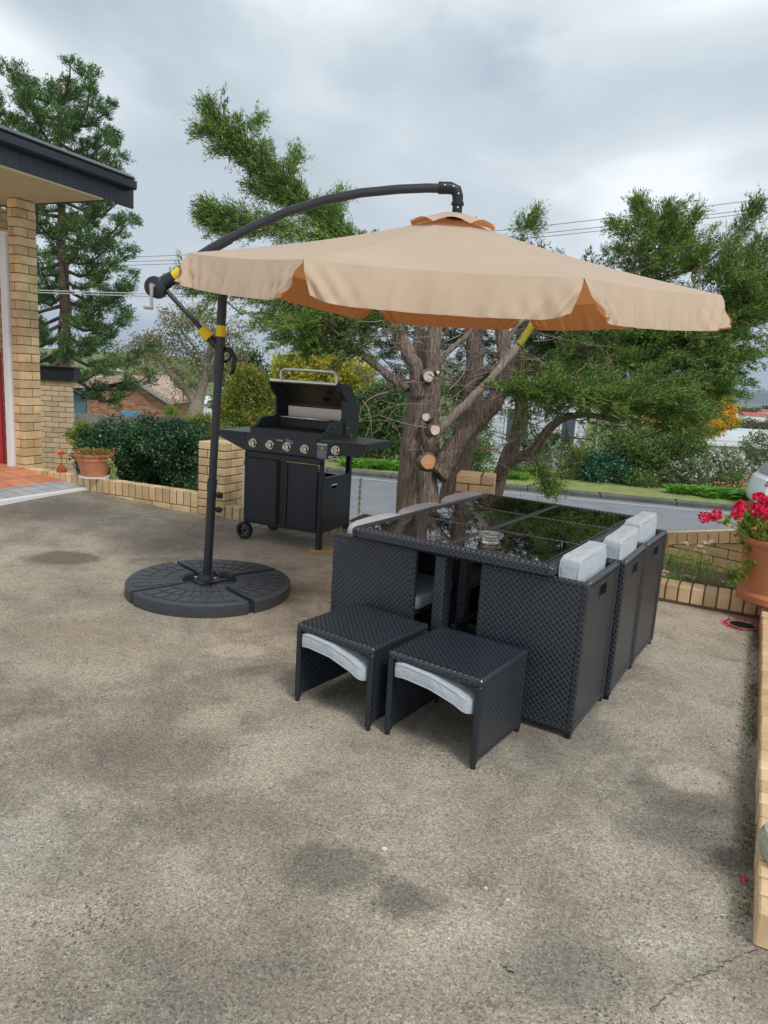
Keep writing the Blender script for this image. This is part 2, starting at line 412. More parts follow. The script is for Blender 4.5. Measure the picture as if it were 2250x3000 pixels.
# concrete ---------------------------------------------------------------
def concrete():
    m, nt, b = newmat('aged_concrete'); L = nt.links.new
    tcn = N(nt, 'ShaderNodeTexCoord'); co = tcn.outputs['Object']
    def nz(sc, det=6.0, ro=.6, dist=0.0):
        n = N(nt, 'ShaderNodeTexNoise', i_Scale=sc, i_Detail=det, i_Roughness=ro, i_Distortion=dist); L(co, n.inputs[0]); return n.outputs[0]
    big = nz(.75, 5.0, .62, .3); mid = nz(3.1, 6.0, .7); fine = nz(120.0, 4.0, .8); mic = nz(260.0, 2.0, .6)
    col = mixc(nt, ramp(nt, big, [(.40, 0), (.58, 1)]), (.245, .215, .174), (.465, .405, .318))
    col = mixc(nt, mth(nt, 'MULTIPLY', ramp(nt, mid, [(.50, 0), (.66, 1)]), .45), col, (.145, .126, .102))
    col = mixc(nt, mth(nt, 'MULTIPLY', ramp(nt, nz(1.7, 6.0, .7, .5), [(.50, 0), (.64, 1)]), .6), col, (.54, .485, .395))
    def spot(x, y, rx, ry, color, amt, soft=.5, dist=.35):
        nonlocal col
        mp = N(nt, 'ShaderNodeMapping', vector_type='POINT')
        mp.inputs['Location'].default_value = (-x / rx, -y / ry, 0); mp.inputs['Scale'].default_value = (1 / rx, 1 / ry, 0)
        L(co, mp.inputs[0])
        ln = N(nt, 'ShaderNodeVectorMath', operation='LENGTH'); L(mp.outputs[0], ln.inputs[0])
        d = mth(nt, 'ADD', ln.outputs['Value'], mth(nt, 'MULTIPLY', mth(nt, 'SUBTRACT', mid, .5), dist * 5))
        f = ramp(nt, d, [(1 - soft, 1.0), (1.0 + soft * .3, 0.0)])
        col = mixc(nt, mth(nt, 'MULTIPLY', f, amt), col, color)
    spot(1.196, 2.442, .17, .13, (.52, .45, .36), .75, .35, .12)
    spot(-.70, 3.39, .15, .10, (.55, .47, .37), .85, .25, .2)
    spot(-2.236, 4.85, .32, .24, (.13, .10, .075), .75, .4)
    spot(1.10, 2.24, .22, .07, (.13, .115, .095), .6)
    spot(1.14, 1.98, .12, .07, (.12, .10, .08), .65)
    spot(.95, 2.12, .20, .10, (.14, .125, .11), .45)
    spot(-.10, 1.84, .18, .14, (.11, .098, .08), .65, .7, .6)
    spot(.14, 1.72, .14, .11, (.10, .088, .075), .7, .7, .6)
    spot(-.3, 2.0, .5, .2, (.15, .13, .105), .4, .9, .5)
    spot(.80, 1.62, .17, .10, (.50, .45, .37), .7, .5)
    spot(-1.0, 1.8, .25, .25, (.42, .39, .33), .6, .7)
    spot(-1.55, 2.45, .3, .2, (.46, .42, .35), .45, .8)
    spot(.12, 2.45, .40, .16, (.46, .40, .31), .55, .8)
    spot(-2.9, 6.3, 1.3, .8, (.13, .12, .105), .75, .8); spot(-1.9, 5.8, .6, .35, (.17, .15, .125), .5, .8); spot(-3.2, 5.0, .6, .4, (.47, .43, .35), .5, .8)
    spot(-1.2, 5.6, .9, .3, (.42, .36, .26), .45, .8)
    spot(1.75, 3.3, .5, .5, (.44, .39, .31), .55, .8)
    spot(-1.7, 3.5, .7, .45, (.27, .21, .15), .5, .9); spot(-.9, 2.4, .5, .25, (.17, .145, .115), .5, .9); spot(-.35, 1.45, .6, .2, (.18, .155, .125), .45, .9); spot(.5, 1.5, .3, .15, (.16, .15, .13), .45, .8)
    def cells(sc):
        v_ = N(nt, 'ShaderNodeTexVoronoi', i_Scale=sc); L(co, v_.inputs[0]); s_ = N(nt, 'ShaderNodeSeparateColor'); L(v_.outputs['Color'], s_.inputs[0]); return s_.outputs[0]
    ca = cells(190.0); cb = cells(400.0)
    k_ = mth(nt, 'MULTIPLY', ramp(nt, ca, [(0, .52), (.3, .88), (.8, 1.04), (1, 1.40)]), ramp(nt, cb, [(0, .70), (.5, .98), (1, 1.28)]))
    cc_ = N(nt, 'ShaderNodeCombineColor')
    for i in range(3): L(k_, cc_.inputs[i])
    col = mixc(nt, 1.0, col, cc_.outputs[0], 'MULTIPLY')
    vo = N(nt, 'ShaderNodeTexVoronoi', i_Scale=80.0); L(co, vo.inputs[0])
    dots = ramp(nt, vo.outputs['Distance'], [(.22, 1), (.34, 0)])
    col = mixc(nt, mth(nt, 'MULTIPLY', mth(nt, 'MULTIPLY', dots, ramp(nt, nz(2.3, 5.0, .75), [(.50, 0), (.62, 1)])), .8), col, (.05, .043, .036))
    L(col, b.inputs['Base Color']); b.inputs['Roughness'].default_value = .82; b.inputs['Specular IOR Level'].default_value = .35
    bp = N(nt, 'ShaderNodeBump', i_Strength=.6, i_Distance=.004)
    L(mth(nt, 'ADD', fine, mth(nt, 'MULTIPLY', mid, 2.0)), bp.inputs['Height']); L(bp.outputs[0], b.inputs['Normal'])
    return m
M_conc = concrete()
M_grass = mat('grass_ground', (.12, .16, .05), .95, c2=(.20, .23, .08), scale=1.3, bump=.7, bscale=30, bdist=.05)
M_road = mat('bitumen', (.20, .21, .225), .8, c2=(.245, .255, .27), scale=2.0, bump=.3, bscale=120, bdist=.01)
M_kerb = mat('old_concrete_kerb', (.10, .095, .09), .9, c2=(.17, .16, .15), scale=4, bump=.3)
M_line = mat('road_paint', (.62, .62, .60), .7, c2=(.45, .45, .44), scale=6)

# ---------------------------------------------------------------- ground, road, patio
WALL0 = np.array([-3.87, 7.545]); WDIR = np.array([.923, -.385]); WDIR /= np.linalg.norm(WDIR)
def sstep(a, b, x):
    t = np.clip((x - a) / (b - a), 0, 1); return t * t * (3 - 2 * t)
def terrain(x, y):
    z = -.32 - 1.33 * sstep(7.6, 12.0, y + .30 * (x - 0) * (np.abs(x) < 40) * .6)
    z = z - 1.7 * sstep(24, 42, y) - 1.6 * sstep(42, 90, y) - 1.2 * sstep(100, 220, y) - 12 * sstep(300, 900, y)
    z = z + 12.0 * sstep(130, 420, y) * sstep(20, -60, x + y * .10)
    return z
g = []
ys = np.concatenate([np.linspace(-8, 9, 18), np.linspace(9.5, 30, 60), np.geomspace(31, 7000, 70)])
tt = np.linspace(-1, 1, 81)
for yv in ys:
    half = 14 + max(yv, 0) * 1.6
    xs = tt * half
    g.append(np.stack([xs, np.full_like(xs, yv), terrain(xs, np.full_like(xs, yv))], 1))
mb = MB(); mb.sheet(np.array(g)[:, ::-1]); mb.build('ground', M_grass, smooth=True, kind='structure')

# road: along the direction seen by its far kerb
K0 = np.array([-1.819, 21.52]); K1 = np.array([9.182, 18.913]); RD = (K1 - K0) / np.linalg.norm(K1 - K0); RN = np.array([-RD[1], RD[0]])
def road_pt(s, n): return K0 + RD * s + RN * n
def strip(n0, n1, z, s0=-40, s1=60, m=50, zf=None):
    gg = []
    for s in np.linspace(s0, s1, m):
        a = road_pt(s, n0); b = road_pt(s, n1)
        gg.append([[b[0], b[1], z], [a[0], a[1], z]])
    return np.array(gg)
mb = MB(); mb.sheet(strip(-9.0, -.0, -1.60)); mb.build('road', M_road, kind='structure')
mb = MB(); mb.sheet(strip(-.62, -.50, -1.592)); mb.build('road_marking', M_line, kind='structure')
mb = MB()
for s in range(-40, 60, 2):
    a = road_pt(s, .14); rot = Matrix.Rotation(math.atan2(RD[1], RD[0]), 3, 'Z')
    mb.box((*(road_pt(s + 1, .14)), -1.555), (1.99, .30, .20), .04, rot)
mb.build('kerb', M_kerb, kind='structure')
mb = MB(); mb.sheet(strip(.28, 3.6, -1.46)); 
verge = mb.build('verge', mat('verge_grass', (.20, .27, .07), .95, c2=(.36, .38, .14), scale=2.5, bump=.8, bscale=40, bdist=.04), kind='structure')

# patio slab with a gentle rise to the porch
poly = np.array([(-9, -5), (7, -5), (7, 1.58), (1.2, 1.62), (2.62, 4.4), (2.5, 4.55), (1.92, 4.82), (1.05, 5.56), (.62, 5.67), (-3.87, 7.6), (-9, 9.7)])
def inpoly(x, y):
    c = np.zeros(x.shape, bool); n = len(poly)
    for i in range(n):
        x0, y0 = poly[i]; x1, y1 = poly[(i + 1) % n]
        cnd = ((y0 > y) != (y1 > y)) & (x < (x1 - x0) * (y - y0) / (y1 - y0 + 1e-12) + x0)
        c ^= cnd
    return c
def gz(x, y): return .085 * sstep(-1.7, -3.5, x) * sstep(4.8, 7.4, y)
cs = .07
xs = np.arange(-9, 7, cs); ysg = np.arange(-5, 9.8, cs)
X, Y = np.meshgrid(xs, ysg, indexing='ij'); keep = inpoly(X + cs / 2, Y + cs / 2)
idx = -np.ones((len(xs) + 1, len(ysg) + 1), int); vs = []; fs = []
def vid(i, j):
    if idx[i, j] < 0:
        x = -9 + i * cs; y = -5 + j * cs
        idx[i, j] = len(vs); vs.append((x, y, float(gz(x, y))))
    return int(idx[i, j])
for i, j in zip(*np.nonzero(keep)): fs.append((vid(i, j), vid(i + 1, j), vid(i + 1, j + 1), vid(i, j + 1)))
mb = MB(); mb.add(vs, fs); mb.build('patio', M_conc, smooth=True, kind='structure')

# ---------------------------------------------------------------- brick masonry
def rotz(a): return np.array(Matrix.Rotation(a, 3, 'Z'))
def courses(mb, core, L_, T_, z0, z1, ch_=.077, bl=.23, gap=.009, x0=0.0, y0=0.0, off0=0, wrap=True):
    nrow = max(1, round((z1 - z0) / ch_)); h = (z1 - z0) / nrow
    for r in range(nrow):
        x = -bl * .5 if (r + off0) % 2 else 0
        while x < L_ - 1e-6:
            a = max(x, 0); b = min(x + bl, L_)
            if b - a > .03:
                mb.box((x0 + (a + b) / 2, y0 + T_ / 2, z0 + (r + .5) * h), (b - a - gap, T_, h - gap), .004)
            x += bl
    core.box((x0 + L_ / 2, y0 + T_ / 2, (z0 + z1) / 2), (L_ - .016, T_ - .014, z1 - z0 - .012))
def soldier(mb, core, L_, T_, z0, z1, w=.083, gap=.010, x0=0.0, y0=0.0):
    n = round(L_ / w); w = L_ / n
    for i in range(n):
        mb.box((x0 + (i + .5) * w, y0 + T_ / 2, (z0 + z1) / 2 + random.uniform(-.001, .001)), (w - gap, T_ + random.uniform(-.003, .003), z1 - z0), .005)
    core.box((x0 + L_ / 2, y0 + T_ / 2, (z0 + z1) / 2 - .003), (L_ - .016, T_ - .016, z1 - z0 - .012))
def masonry(name, label, cat, loc, rz, fn, m=M_brick, group=None):
    t = thing(name, label, cat, loc, rz, group)
    b = MB(); c = MB(); fn(b, c)
    b.build('brickwork', m, t, smooth=False); c.build('mortar', M_mortar, t)
    return t
wa = math.atan2(WDIR[1], WDIR[0])
# left garden wall: soldier course on a stretcher course
def f1(b, c):
    soldier(b, c, 2.27, .11, .06, .20)
    courses(b, c, 2.27, .11, -.10, .058, bl=.23)
masonry('garden_wall', 'low sand brick edging wall with upright bricks between porch and left pillar', 'wall', (*WALL0, 0), wa, f1)
def pillar(h):
    def f(b, c):
        n = round(h / .077); hh = h / n; s = .31; T2 = .31; gp = .009
        for r in range(n):
            zc = (r + .5) * hh
            cx_ = .105 if r % 2 else .2; cy_ = .2 if r % 2 else .105
            for (xa, xb) in ((0, cx_), (cx_, s)):
                for (ya, yb) in ((0, cy_), (cy_, T2)):
                    b.box(((xa + xb) / 2, (ya + yb) / 2, zc - .15 * 0), (xb - xa - gp, yb - ya - gp, hh - gp), .004)
        c.box((s / 2, T2 / 2, h / 2), (s - .02, T2 - .02, h - .01))
    return f
pl = WALL0 + WDIR * 2.27
masonry('brick_pillar', 'sand brick pillar behind the umbrella pole, left of the barbecue', 'pillar', (pl[0], pl[1] - .01, 0), wa, pillar(.70), group='brick pillars of the garden wall')
pr = np.array([.56, 5.70])
t = masonry('brick_pillar', 'sand brick pillar rising behind the glass table beside the tree', 'pillar', (pr[0], pr[1], 0), wa + .2, pillar(.66), group='brick pillars of the garden wall')
def f2(b, c):
    soldier(b, c, 1.95, .11, -.02, .12)
masonry('garden_wall', 'low sand brick edging running behind the barbecue between two pillars', 'wall', (pl[0] + .31 * WDIR[0], pl[1] + .31 * WDIR[1], 0), wa, f2)

# right boundary wall (bricks laid across, on edge)
RW0 = np.array([1.024, 1.626]); RWD = np.array([.4556, .8902])
def f3(b, c):
    n = 39; w_ = 3.2 / n
    for i in range(n):
        b.box(((i + .5) * w_, -.115 + random.uniform(-.002, .002), .052), (w_ - .009, .23, .104), .006)
    c.box((1.6, -.115, .049), (3.185, .214, .086))
masonry('boundary_wall', 'low sand brick wall along the right edge of the patio, bricks laid across', 'wall', (*RW0, 0), math.atan2(RWD[1], RWD[0]), f3)
# flower bed edging
b0 = np.array([2.50, 4.42]); b1 = np.array([1.72, 4.80]); bdv = (b1 - b0); bl_ = np.linalg.norm(bdv)
def f4(b, c):
    soldier(b, c, bl_ + .1, .17, .02, .125, w=.082)
    c.box((bl_ / 2, -.09 + .17, .01), (bl_, .15, .03))
# local y to the back: direction from b1 to b0
masonry('bed_wall', 'low sand brick edging of the flower bed behind the row of chairs', 'wall', (*b1, 0), math.atan2(-bdv[1], -bdv[0]), f4)
# raked back wall of the bed
q0 = np.array([2.15, 6.1]); q1 = np.array([3.05, 5.15])
q0 = np.array([1.9, 6.45]); q1 = np.array([3.1, 5.03])
qd = q1 - q0; ql = np.linalg.norm(qd); qd = qd / ql
def f5(b, c):
    s_ = .20 
    zt = lambda x: -.035 + .245 * x
    for r in range(14):
        z = -.55 + r * .077
        x = -.115 * (r % 2)
        while x < ql:
            a = max(0, x); bb = min(x + .23, ql)
            xm = (a + bb) / 2
            top = min(z + .077, zt(a)); 
            top = max(top, z + .009)
            if min(z + .077, zt(bb)) - z > .012:
                t2 = min(z + .077, zt(bb))
                P = [(a + .004, z + .004), (bb - .004, z + .004), (bb - .004, t2 - .004), (a + .004, top - .004)]
                b.prism(P, 0, .11, ax=1)
            x += .23
    n = round(ql / .083)
    for i in range(n):
        a = i * ql / n; bb = (i + 1) * ql / n
        P = [(a + .005, zt(a)), (bb - .005, zt(bb)), (bb - .005 - .01, zt(bb) + .10), (a + .005 - .01, zt(a) + .10)]
        b.prism(P, -.01, .13, ax=1)
    c.prism([(.01, -.55), (ql - .01, -.55), (ql - .01, zt(ql) + .09), (.01, zt(0) + .09)], .008, .10, ax=1)
masonry('retaining_wall', 'taller sand brick wall with a raked capping behind the flower bed', 'wall', (*q0, 0), math.atan2(qd[1], qd[0]), f5)
mb = MB(); mb.prism([(1.6, 4.95), (2.55, 4.55), (3.4, 4.9), (1.9, 6.5), (1.2, 6.4)], -.6, .03); mb.build('flower_bed_soil', M_soil, kind='structure')

# ---------------------------------------------------------------- porch
HA = .41; HU = np.array([math.sin(HA), math.cos(HA)]); HV = np.array([-math.cos(HA), math.sin(HA)])
pe = np.array([-3.02, 7.21])      # porch edge end at the wall
def porch_pt(s, d): p = pe - HU * s + HV * d; return p
def quadslab(mb, s0, s1, d0, d1, z0, z1):
    P = [porch_pt(s0, d0), porch_pt(s1, d0), porch_pt(s1, d1), porch_pt(s0, d1)]
    mb.prism([tuple(p) for p in P], z0, z1)
M_tile = brickmat('terracotta_tiles', (.62, .22, .10), (.68, .27, .14), (.20, .14, .11), bw=.30, rh=.30, ms=.012, bump=.2, rough=.5, offset=0)
M_tileg = brickmat('grey_tiles', (.40, .42, .45), (.46, .47, .50), (.16, .17, .19), bw=.30, rh=.15, ms=.012, bump=.2, rough=.55, offset=0)
pt = tag(thing('porch', None, None, (*pe, 0)), kind='structure')
def pslab(name, m, d0, d1, z1, s0=-.5, s1=7):
    o = MB(); o.box(((d0 + d1) / 2, -(s0 + s1) / 2, z1 / 2 - .05), (d1 - d0, s1 - s0, z1 + .1))
    o.T = None
    ob = o.build(name, m, pt); ob.rotation_euler = (0, 0, 0)
    return ob
# local frame: x -> -HV reversed; build with own rotation so the tiles run square to the edge
pt.rotation_euler = (0, 0, -HA)
def pslab(name, m, d0, d1, z1, s0=0, s1=7):
    o = MB(); zf = lambda d: .087 + .118 * min(1, d / .95) + (z1 - .085)
    ds = [d for d in (d0, .95, d1) if d0 <= d <= d1]
    o.prism([(-d, zf(d)) for d in ds] + [(-d1, -.06), (-d0, -.06)], -s1, -s0, ax=1)
    return o.build(name, m, pt)
pslab('porch_edge', M_white, 0, .05, .088)
pslab('grey_tiles', M_tileg, .05, .345, .085)
pslab('terracotta_tiles', M_tile, .345, 4, .083, s0=-.02)

# ---------------------------------------------------------------- own house
EH = np.array([-3.855, 7.55])
house = thing('brick_house', 'sand brick house corner with dark gutter and cream eave at left edge', 'house', (*EH, 0), -HA)
# local x = right of the side direction, y = along HU
b = MB(); c = MB()
SB = .19
def stack(b, c, x0, x1, y0, y1, z0, z1, hgt=.091, firstcut=.0):
    n = round((z1 - z0) / hgt); hh = (z1 - z0) / n; gp = .008
    for r in range(n):
        zc = z0 + (r + .5) * hh
        lx = x1 - x0; ly = y1 - y0
        cutx = [0, lx] if r % 2 else [0, lx * .5, lx]
        cuty = [0, ly * .55, ly] if r % 2 == 0 else [0, ly]
        for i in range(len(cutx) - 1):
            for j in range(len(cuty) - 1):
                b.box((x0 + (cutx[i] + cutx[i + 1]) / 2, y0 + (cuty[j] + cuty[j + 1]) / 2, zc), (cutx[i + 1] - cutx[i] - gp, cuty[j + 1] - cuty[j] - gp, hh - gp), .004)
    c.box(((x0 + x1) / 2, (y0 + y1) / 2, (z0 + z1) / 2), (x1 - x0 - .02, y1 - y0 - .02, z1 - z0 - .01))
stack(b, c, -.145, 0, 0, .235, .05, 2.92)
b.build('corner_pier', M_brick, house); c.build('mortar', M_mortar, house)
M_bw = brickmat('sand_brick_wall', (.62, .40, .19), (.70, .48, .25), (.18, .13, .08), rh=.0795)
o = MB(); o.box((-.68, .35, 1.45), (.22, .6, 2.9)); o.build('wall', M_bw, house)
o = MB(); o.box((-2.7, .12, 1.45), (3.8, .1, 2.9)); o.build('wall', M_bw, house)
o = MB(); o.box((-.545, -.0, 1.5), (.03, .2, 2.82)); 
o = MB(); o.box((-.195, .02, 1.32), (.085, .10, 2.5), .006); o.box((-.195, .02, 2.58), (.115, .13, .04), .006); o.build('door_post', M_white, house, smooth=False)
o = MB(); o.box((-.745, .10, .75), (.60, .04, 1.3), .004); o.build('red_door', mat('red_paint', (.45, .03, .04), .4), house)
M_eave = mat('cream_soffit', (.66, .62, .42), .8, c2=(.70, .66, .46), scale=2)
M_fascia = mat('dark_fascia', (.035, .042, .055), .6, c2=(.060, .070, .088), scale=9, stretch=(1, 6, .3))
M_gutter = mat('dark_gutter', (.022, .027, .036), .35)
M_rtile = mat('brown_roof_tile', (.10, .075, .07), .8, c2=(.16, .12, .11), scale=7)
OV = .885  # overhang
o = MB(); o.box((OV / 2 - 1.2, .235 - 4.4 + .03, 2.935), (OV + 2.4, 8.8, .02)); o.build('soffit', M_eave, house)
o = MB(); o.box((OV / 2 - 1.2, .235 + .055, 2.95), (OV + 2.35, .03, .06)); o.build('soffit_trim', M_gutter, house)
y_end = .63
o = MB(); o.box((OV + .012, (y_end - 8.4) / 2, 3.018), (.024, y_end + 8.4, .15), .003); o.build('fascia', M_fascia, house)
o = MB(); o.box((OV + .012, y_end - .10, 3.02), (.03, .24, .19), .003); o.build('fascia_end', M_gutter, house)
o = MB()
pr_ = [(OV + .03, 3.085), (OV + .12, 3.085), (OV + .135, 3.10), (OV + .135, 3.16), (OV + .123, 3.165), (OV + .12, 3.11), (OV + .04, 3.105), (OV + .03, 3.18)]
o.prism(pr_, -8.4, y_end - .05, ax=1)
o.build('gutter', M_gutter, house)
o = MB(); o.prism([(OV + .02, 3.185), (OV + .09, 3.18), (OV + .10, 3.20), (OV + .02, 3.25), (OV - .03, 3.25), (OV - .05, 3.18)], -8.4, y_end - .04, ax=1)
o.build('roof_edge', M_gutter, house)
o = MB()
o.tube([(OV - .05, y_end - .22, 3.18), (OV - .05, y_end + .0, 3.17)], [.085, .08], n=14)
o.prism([(OV - .05, 3.15), (OV - .05, 3.24), (-2.6, 4.0), (-2.6, 3.9)], -8.4, y_end - .01, ax=1)
o.build('roof', M_rtile, house)
o = MB(); o.prism([(OV, 3.0), (OV, 3.2), (-2.6, 4.2), (-2.6, 3.0)], y_end - .12, y_end - .02, ax=1)
#rear wing
wing = thing('brick_wing', 'low brick outbuilding with a flat dark roof edge beyond the porch pier', 'outbuilding', (-5.32, 12.0, 0))
b = MB(); c = MB()
courses(b, c, 3.0, .11, -1.0, .99, ch_=.0858, bl=.232, x0=-3.0)
b.build('wall', M_brick_pink, wing); c.build('mortar', M_mortar, wing)
o = MB(); o.box((-1.45, .08, 1.10), (3.05, .26, .205), .006); o.box((-1.45, .08, 1.218), (3.12, .34, .02), .004); o.build('roof_edge', M_gutter, wing)
o = MB(); o.box((-2.3, 1.0, 0), (1.2, 1.7, 1.96)); o.build('rear_wall', M_bw, wing)
#PART2
# ---------------------------------------------------------------- umbrella
UY = 4.42
umb = thing('cantilever_umbrella', 'tan cantilever umbrella on a leaning charcoal pole with curved overhead arm', 'umbrella', (-1.11, UY, 0))
def up(x, z, y=UY): return (x, y, z)
p0 = np.array([-1.11, UY, .03]); p1 = np.array([-1.030, UY, 2.04])
def onp(z): return p0 + (p1 - p0) * (z - .03) / 2.01
b = MB(); b.tube([onp(.03), onp(.70)], .028, 20); b.tube([onp(.66), onp(1.6)], .0245, 20)
b.tube([onp(.64), onp(.70)], .0305, 20); b.build('lower_pole', M_pole, umb, smooth='auto', world=True)
b = MB(); b.tube([onp(1.55), onp(2.0)], .0275, 20); b.tube([onp(1.32), onp(1.57)], .0305, 20); b.build('upper_pole', M_pole, umb, smooth='auto', world=True)
b = MB(); b.tube([onp(1.57), onp(1.635)], .029, 20); b.build('yellow_band', M_yellow, umb, smooth='auto', world=True)
for z in (.60, .51):
    b = MB(); q = onp(z); b.tube([q + [.03, -.005, 0], q + [.062, -.02, 0]], .012, 12); b.tube([q + [.045, -.015, 0], q + [.068, -.023, 0]], [.019, .017], 12)
    b.build('lock_screw', M_black, umb, smooth='auto', world=True)
# foot flange
b = MB(); b.tube([(-1.11, UY, .05), (-1.108, UY, .085)], [.075, .038], 20); b.box((-1.11, UY, .05), (.20, .20, .012), .003, rotz(R(45)))
b.build('foot_flange', M_dark, umb, smooth='auto', world=True)
for k in range(4):
    a = R(45 + 90 * k) + .1
    b = MB(); b.tube([(-1.11 + .085 * math.cos(a), UY + .085 * math.sin(a), .056), (-1.11 + .085 * math.cos(a), UY + .085 * math.sin(a), .078)], .011, 6)
    b.build('bolt', M_chrome, umb, world=True)
# cross feet below the weights
b = MB()
for a in (R(40), R(130)):
    b.box((-1.06, 4.33, .025), (.98, .05, .045), .003, rotz(a))
b.build('cross_foot', M_pole, umb, world=True)
arm = [(-1.429, 1.835), (-1.366, 1.875), (-1.264, 1.955), (-1.16, 2.035), (-1.074, 2.095), (-.886, 2.200), (-.672, 2.302), (-.459, 2.378), (-.246, 2.430), (-.032, 2.462), (.13, 2.478), (.27, 2.484)]
b = MB(); b.tube([up(*q) for q in arm[1:]], [.031] * 3 + [.0255] * 8, 18); b.build('arm', M_pole, umb, smooth='auto', world=True)
b = MB(); b.tube([up(-1.27, 1.950), up(-1.12, 2.064), up(-1.0, 2.135)], .0295, 18); b.build('arm_sleeve', M_pole, umb, smooth='auto', world=True)
b = MB(); b.tube([(-1.335, UY - .004, 1.895), (-1.285, UY - .004, 1.935)], .0325, 18); b.build('yellow_label', M_yellow, umb, smooth='auto', world=True)
# elbow + drop
b = MB(); b.tube([up(.20, 2.483), up(.27, 2.486), up(.305, 2.474), up(.316, 2.44), up(.318, 2.405)], [.034, .034, .034, .032, .030], 18)
b.tube([up(.318, 2.41), up(.318, 2.395)], .037, 18); b.build('elbow', M_black, umb, smooth='auto', world=True)
b = MB(); b.tube([up(.318, 2.42), up(.318, 2.28)], .029, 18); b.tube([up(.318, 2.335), up(.318, 2.325)], [.05, .065], 18)
b.build('hanger', M_black, umb, smooth='auto', world=True)
b = MB()
for q in ((.235, 2.492), (.285, 2.488), (.316, 2.45), (.318, 2.375)): b = MB(); b.tube([(q[0], UY - .030, q[1]), (q[0], UY - .042, q[1])], .005, 6); b.build('rivet', M_chrome, umb, world=True)
# crank housing, handle and brace
b = MB(); b.tube([(-1.435, UY - .045, 1.832), (-1.435, UY - .035, 1.832), (-1.435, UY + .035, 1.832), (-1.435, UY + .045, 1.832)], [.045, .062, .062, .045], 24)
b.tube([up(-1.42, 1.84), up(-1.33, 1.90)], [.045, .038], 18)
b.build('crank_housing', M_dark, umb, smooth='auto', world=True)
b = MB(); b.tube([(-1.44, UY - .045, 1.835), (-1.44, UY - .075, 1.835)], .014, 12); b.tube([(-1.44, UY - .072, 1.838), (-1.437, UY - .085, 1.77), (-1.433, UY - .088, 1.70)], [.013, .009, .010], 10)
b.tube([(-1.433, UY - .085, 1.705), (-1.46, UY - .14, 1.703)], .009, 10); b.build('crank_handle', mat('grey_plastic_handle', (.35, .35, .37), .4), umb, smooth='auto', world=True)
b = MB(); b.tube([up(-1.372, 1.815), up(-1.085, 1.53)], .0145, 12); b.build('brace', M_pole, umb, smooth='auto', world=True)
b = MB(); b.tube([up(-1.16, 1.604), up(-1.112, 1.556)], .033, 8); b.tube([up(-1.12, 1.565), up(-1.06, 1.50)], .024, 12)
b.build('brace_socket', M_dark, umb, smooth='auto', world=True)
b = MB(); rr = rotz(0); b.tube([(-1.163, UY - .003, 1.607), (-1.112, UY - .003, 1.556)], .0345, 8); b.build('yellow_tag', M_yellow, umb, world=True)
# strap / cord lock
b = MB(); b.tube([(-1.02, UY, 1.50), (-.985, UY, 1.49), (-.962, UY, 1.45), (-.965, UY, 1.39), (-.975, UY, 1.355)], [.016, .017, .014, .012, .011], 8)
b.tube([(-1.02, UY, 1.42), (-.99, UY - .01, 1.44), (-.975, UY - .01, 1.47)], .008, 6); b.build('cord_hook', M_black, umb, smooth=True, world=True)

# canopy
CC = np.array([.300, 4.45]); CZ = 1.975; CR = 1.50; CT = 3.444; TILTX, TILTY = .009, -.095; HUBZ = 2.335
def rib_end(k, r=CR):
    lift = {0: .034, 7: .050}.get(k % 8, 0)
    a = CT + k * PI / 4; x = r * math.cos(a); y = r * math.sin(a)
    return np.array([CC[0] + x, CC[1] + y, CZ - TILTX * x - TILTY * min(y, .75) - .085 * max(0, y - .75) + lift])
def canopy_pt(k, t, s):        # k panel, t 0 hub..1 edge, s 0..1 along the edge
    A = rib_end(k); B = rib_end(k + 1); hub = np.array([CC[0] + .0, CC[1], HUBZ])
    e = A * (1 - s) + B * s
    mid = (A + B) / 2; ctr = np.array([CC[0], CC[1], e[2]])
    bow = .008 * 4 * s * (1 - s)
    e = e + (ctr - e) * bow
    p = hub * (1 - t) + e * t
    p[2] -= .028 * math.sin(PI * t) * 1.0 + .012 * 4 * s * (1 - s) * t
    return p
def fabric():
    m, nt, bs = newmat('tan_canvas'); L = nt.links.new
    tcn = N(nt, 'ShaderNodeTexCoord'); n = N(nt, 'ShaderNodeTexNoise', i_Scale=2.2, i_Detail=5.0, i_Roughness=.6); L(tcn.outputs['Object'], n.inputs[0])
    c = mixc(nt, ramp(nt, n.outputs[0], [(.3, 0), (.7, 1)]), (.68, .545, .40), (.74, .60, .45))
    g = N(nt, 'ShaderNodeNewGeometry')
    c = mixc(nt, g.outputs['Backfacing'], c, (.62, .26, .10))  # orange glow of light through the cloth, painted onto its inner side
    L(c, bs.inputs['Base Color']); bs.inputs['Roughness'].default_value = .85; bs.inputs['Specular IOR Level'].default_value = .2
    bs.inputs['Sheen Weight'].default_value = .15
    tr = N(nt, 'ShaderNodeBsdfTranslucent'); tr.inputs[0].default_value = (.80, .33, .11, 1)
    mx = N(nt, 'ShaderNodeMixShader', i_Fac=.32); L(bs.outputs[0], mx.inputs[1]); L(tr.outputs[0], mx.inputs[2]); L(mx.outputs[0], nt.nodes['Material Output'].inputs[0])
    n3 = N(nt, 'ShaderNodeTexNoise', i_Scale=5.0, i_Detail=3.0, i_Distortion=.8); L(tcn.outputs['Object'], n3.inputs[0])
    bp = N(nt, 'ShaderNodeBump', i_Strength=.5, i_Distance=.02); L(n3.outputs[0], bp.inputs['Height'])
    for q in (bs, tr): L(bp.outputs[0], q.inputs['Normal'])
    return m
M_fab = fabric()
top = MB()
for k in range(8):
    g = [[canopy_pt(k, t, s) for t in np.linspace(.03, 1, 16)] for s in np.linspace(0, 1, 19)]
    top.sheet(np.array(g)[::-1])
cano = top.build('canopy', M_fab, umb, smooth=True, world=True)
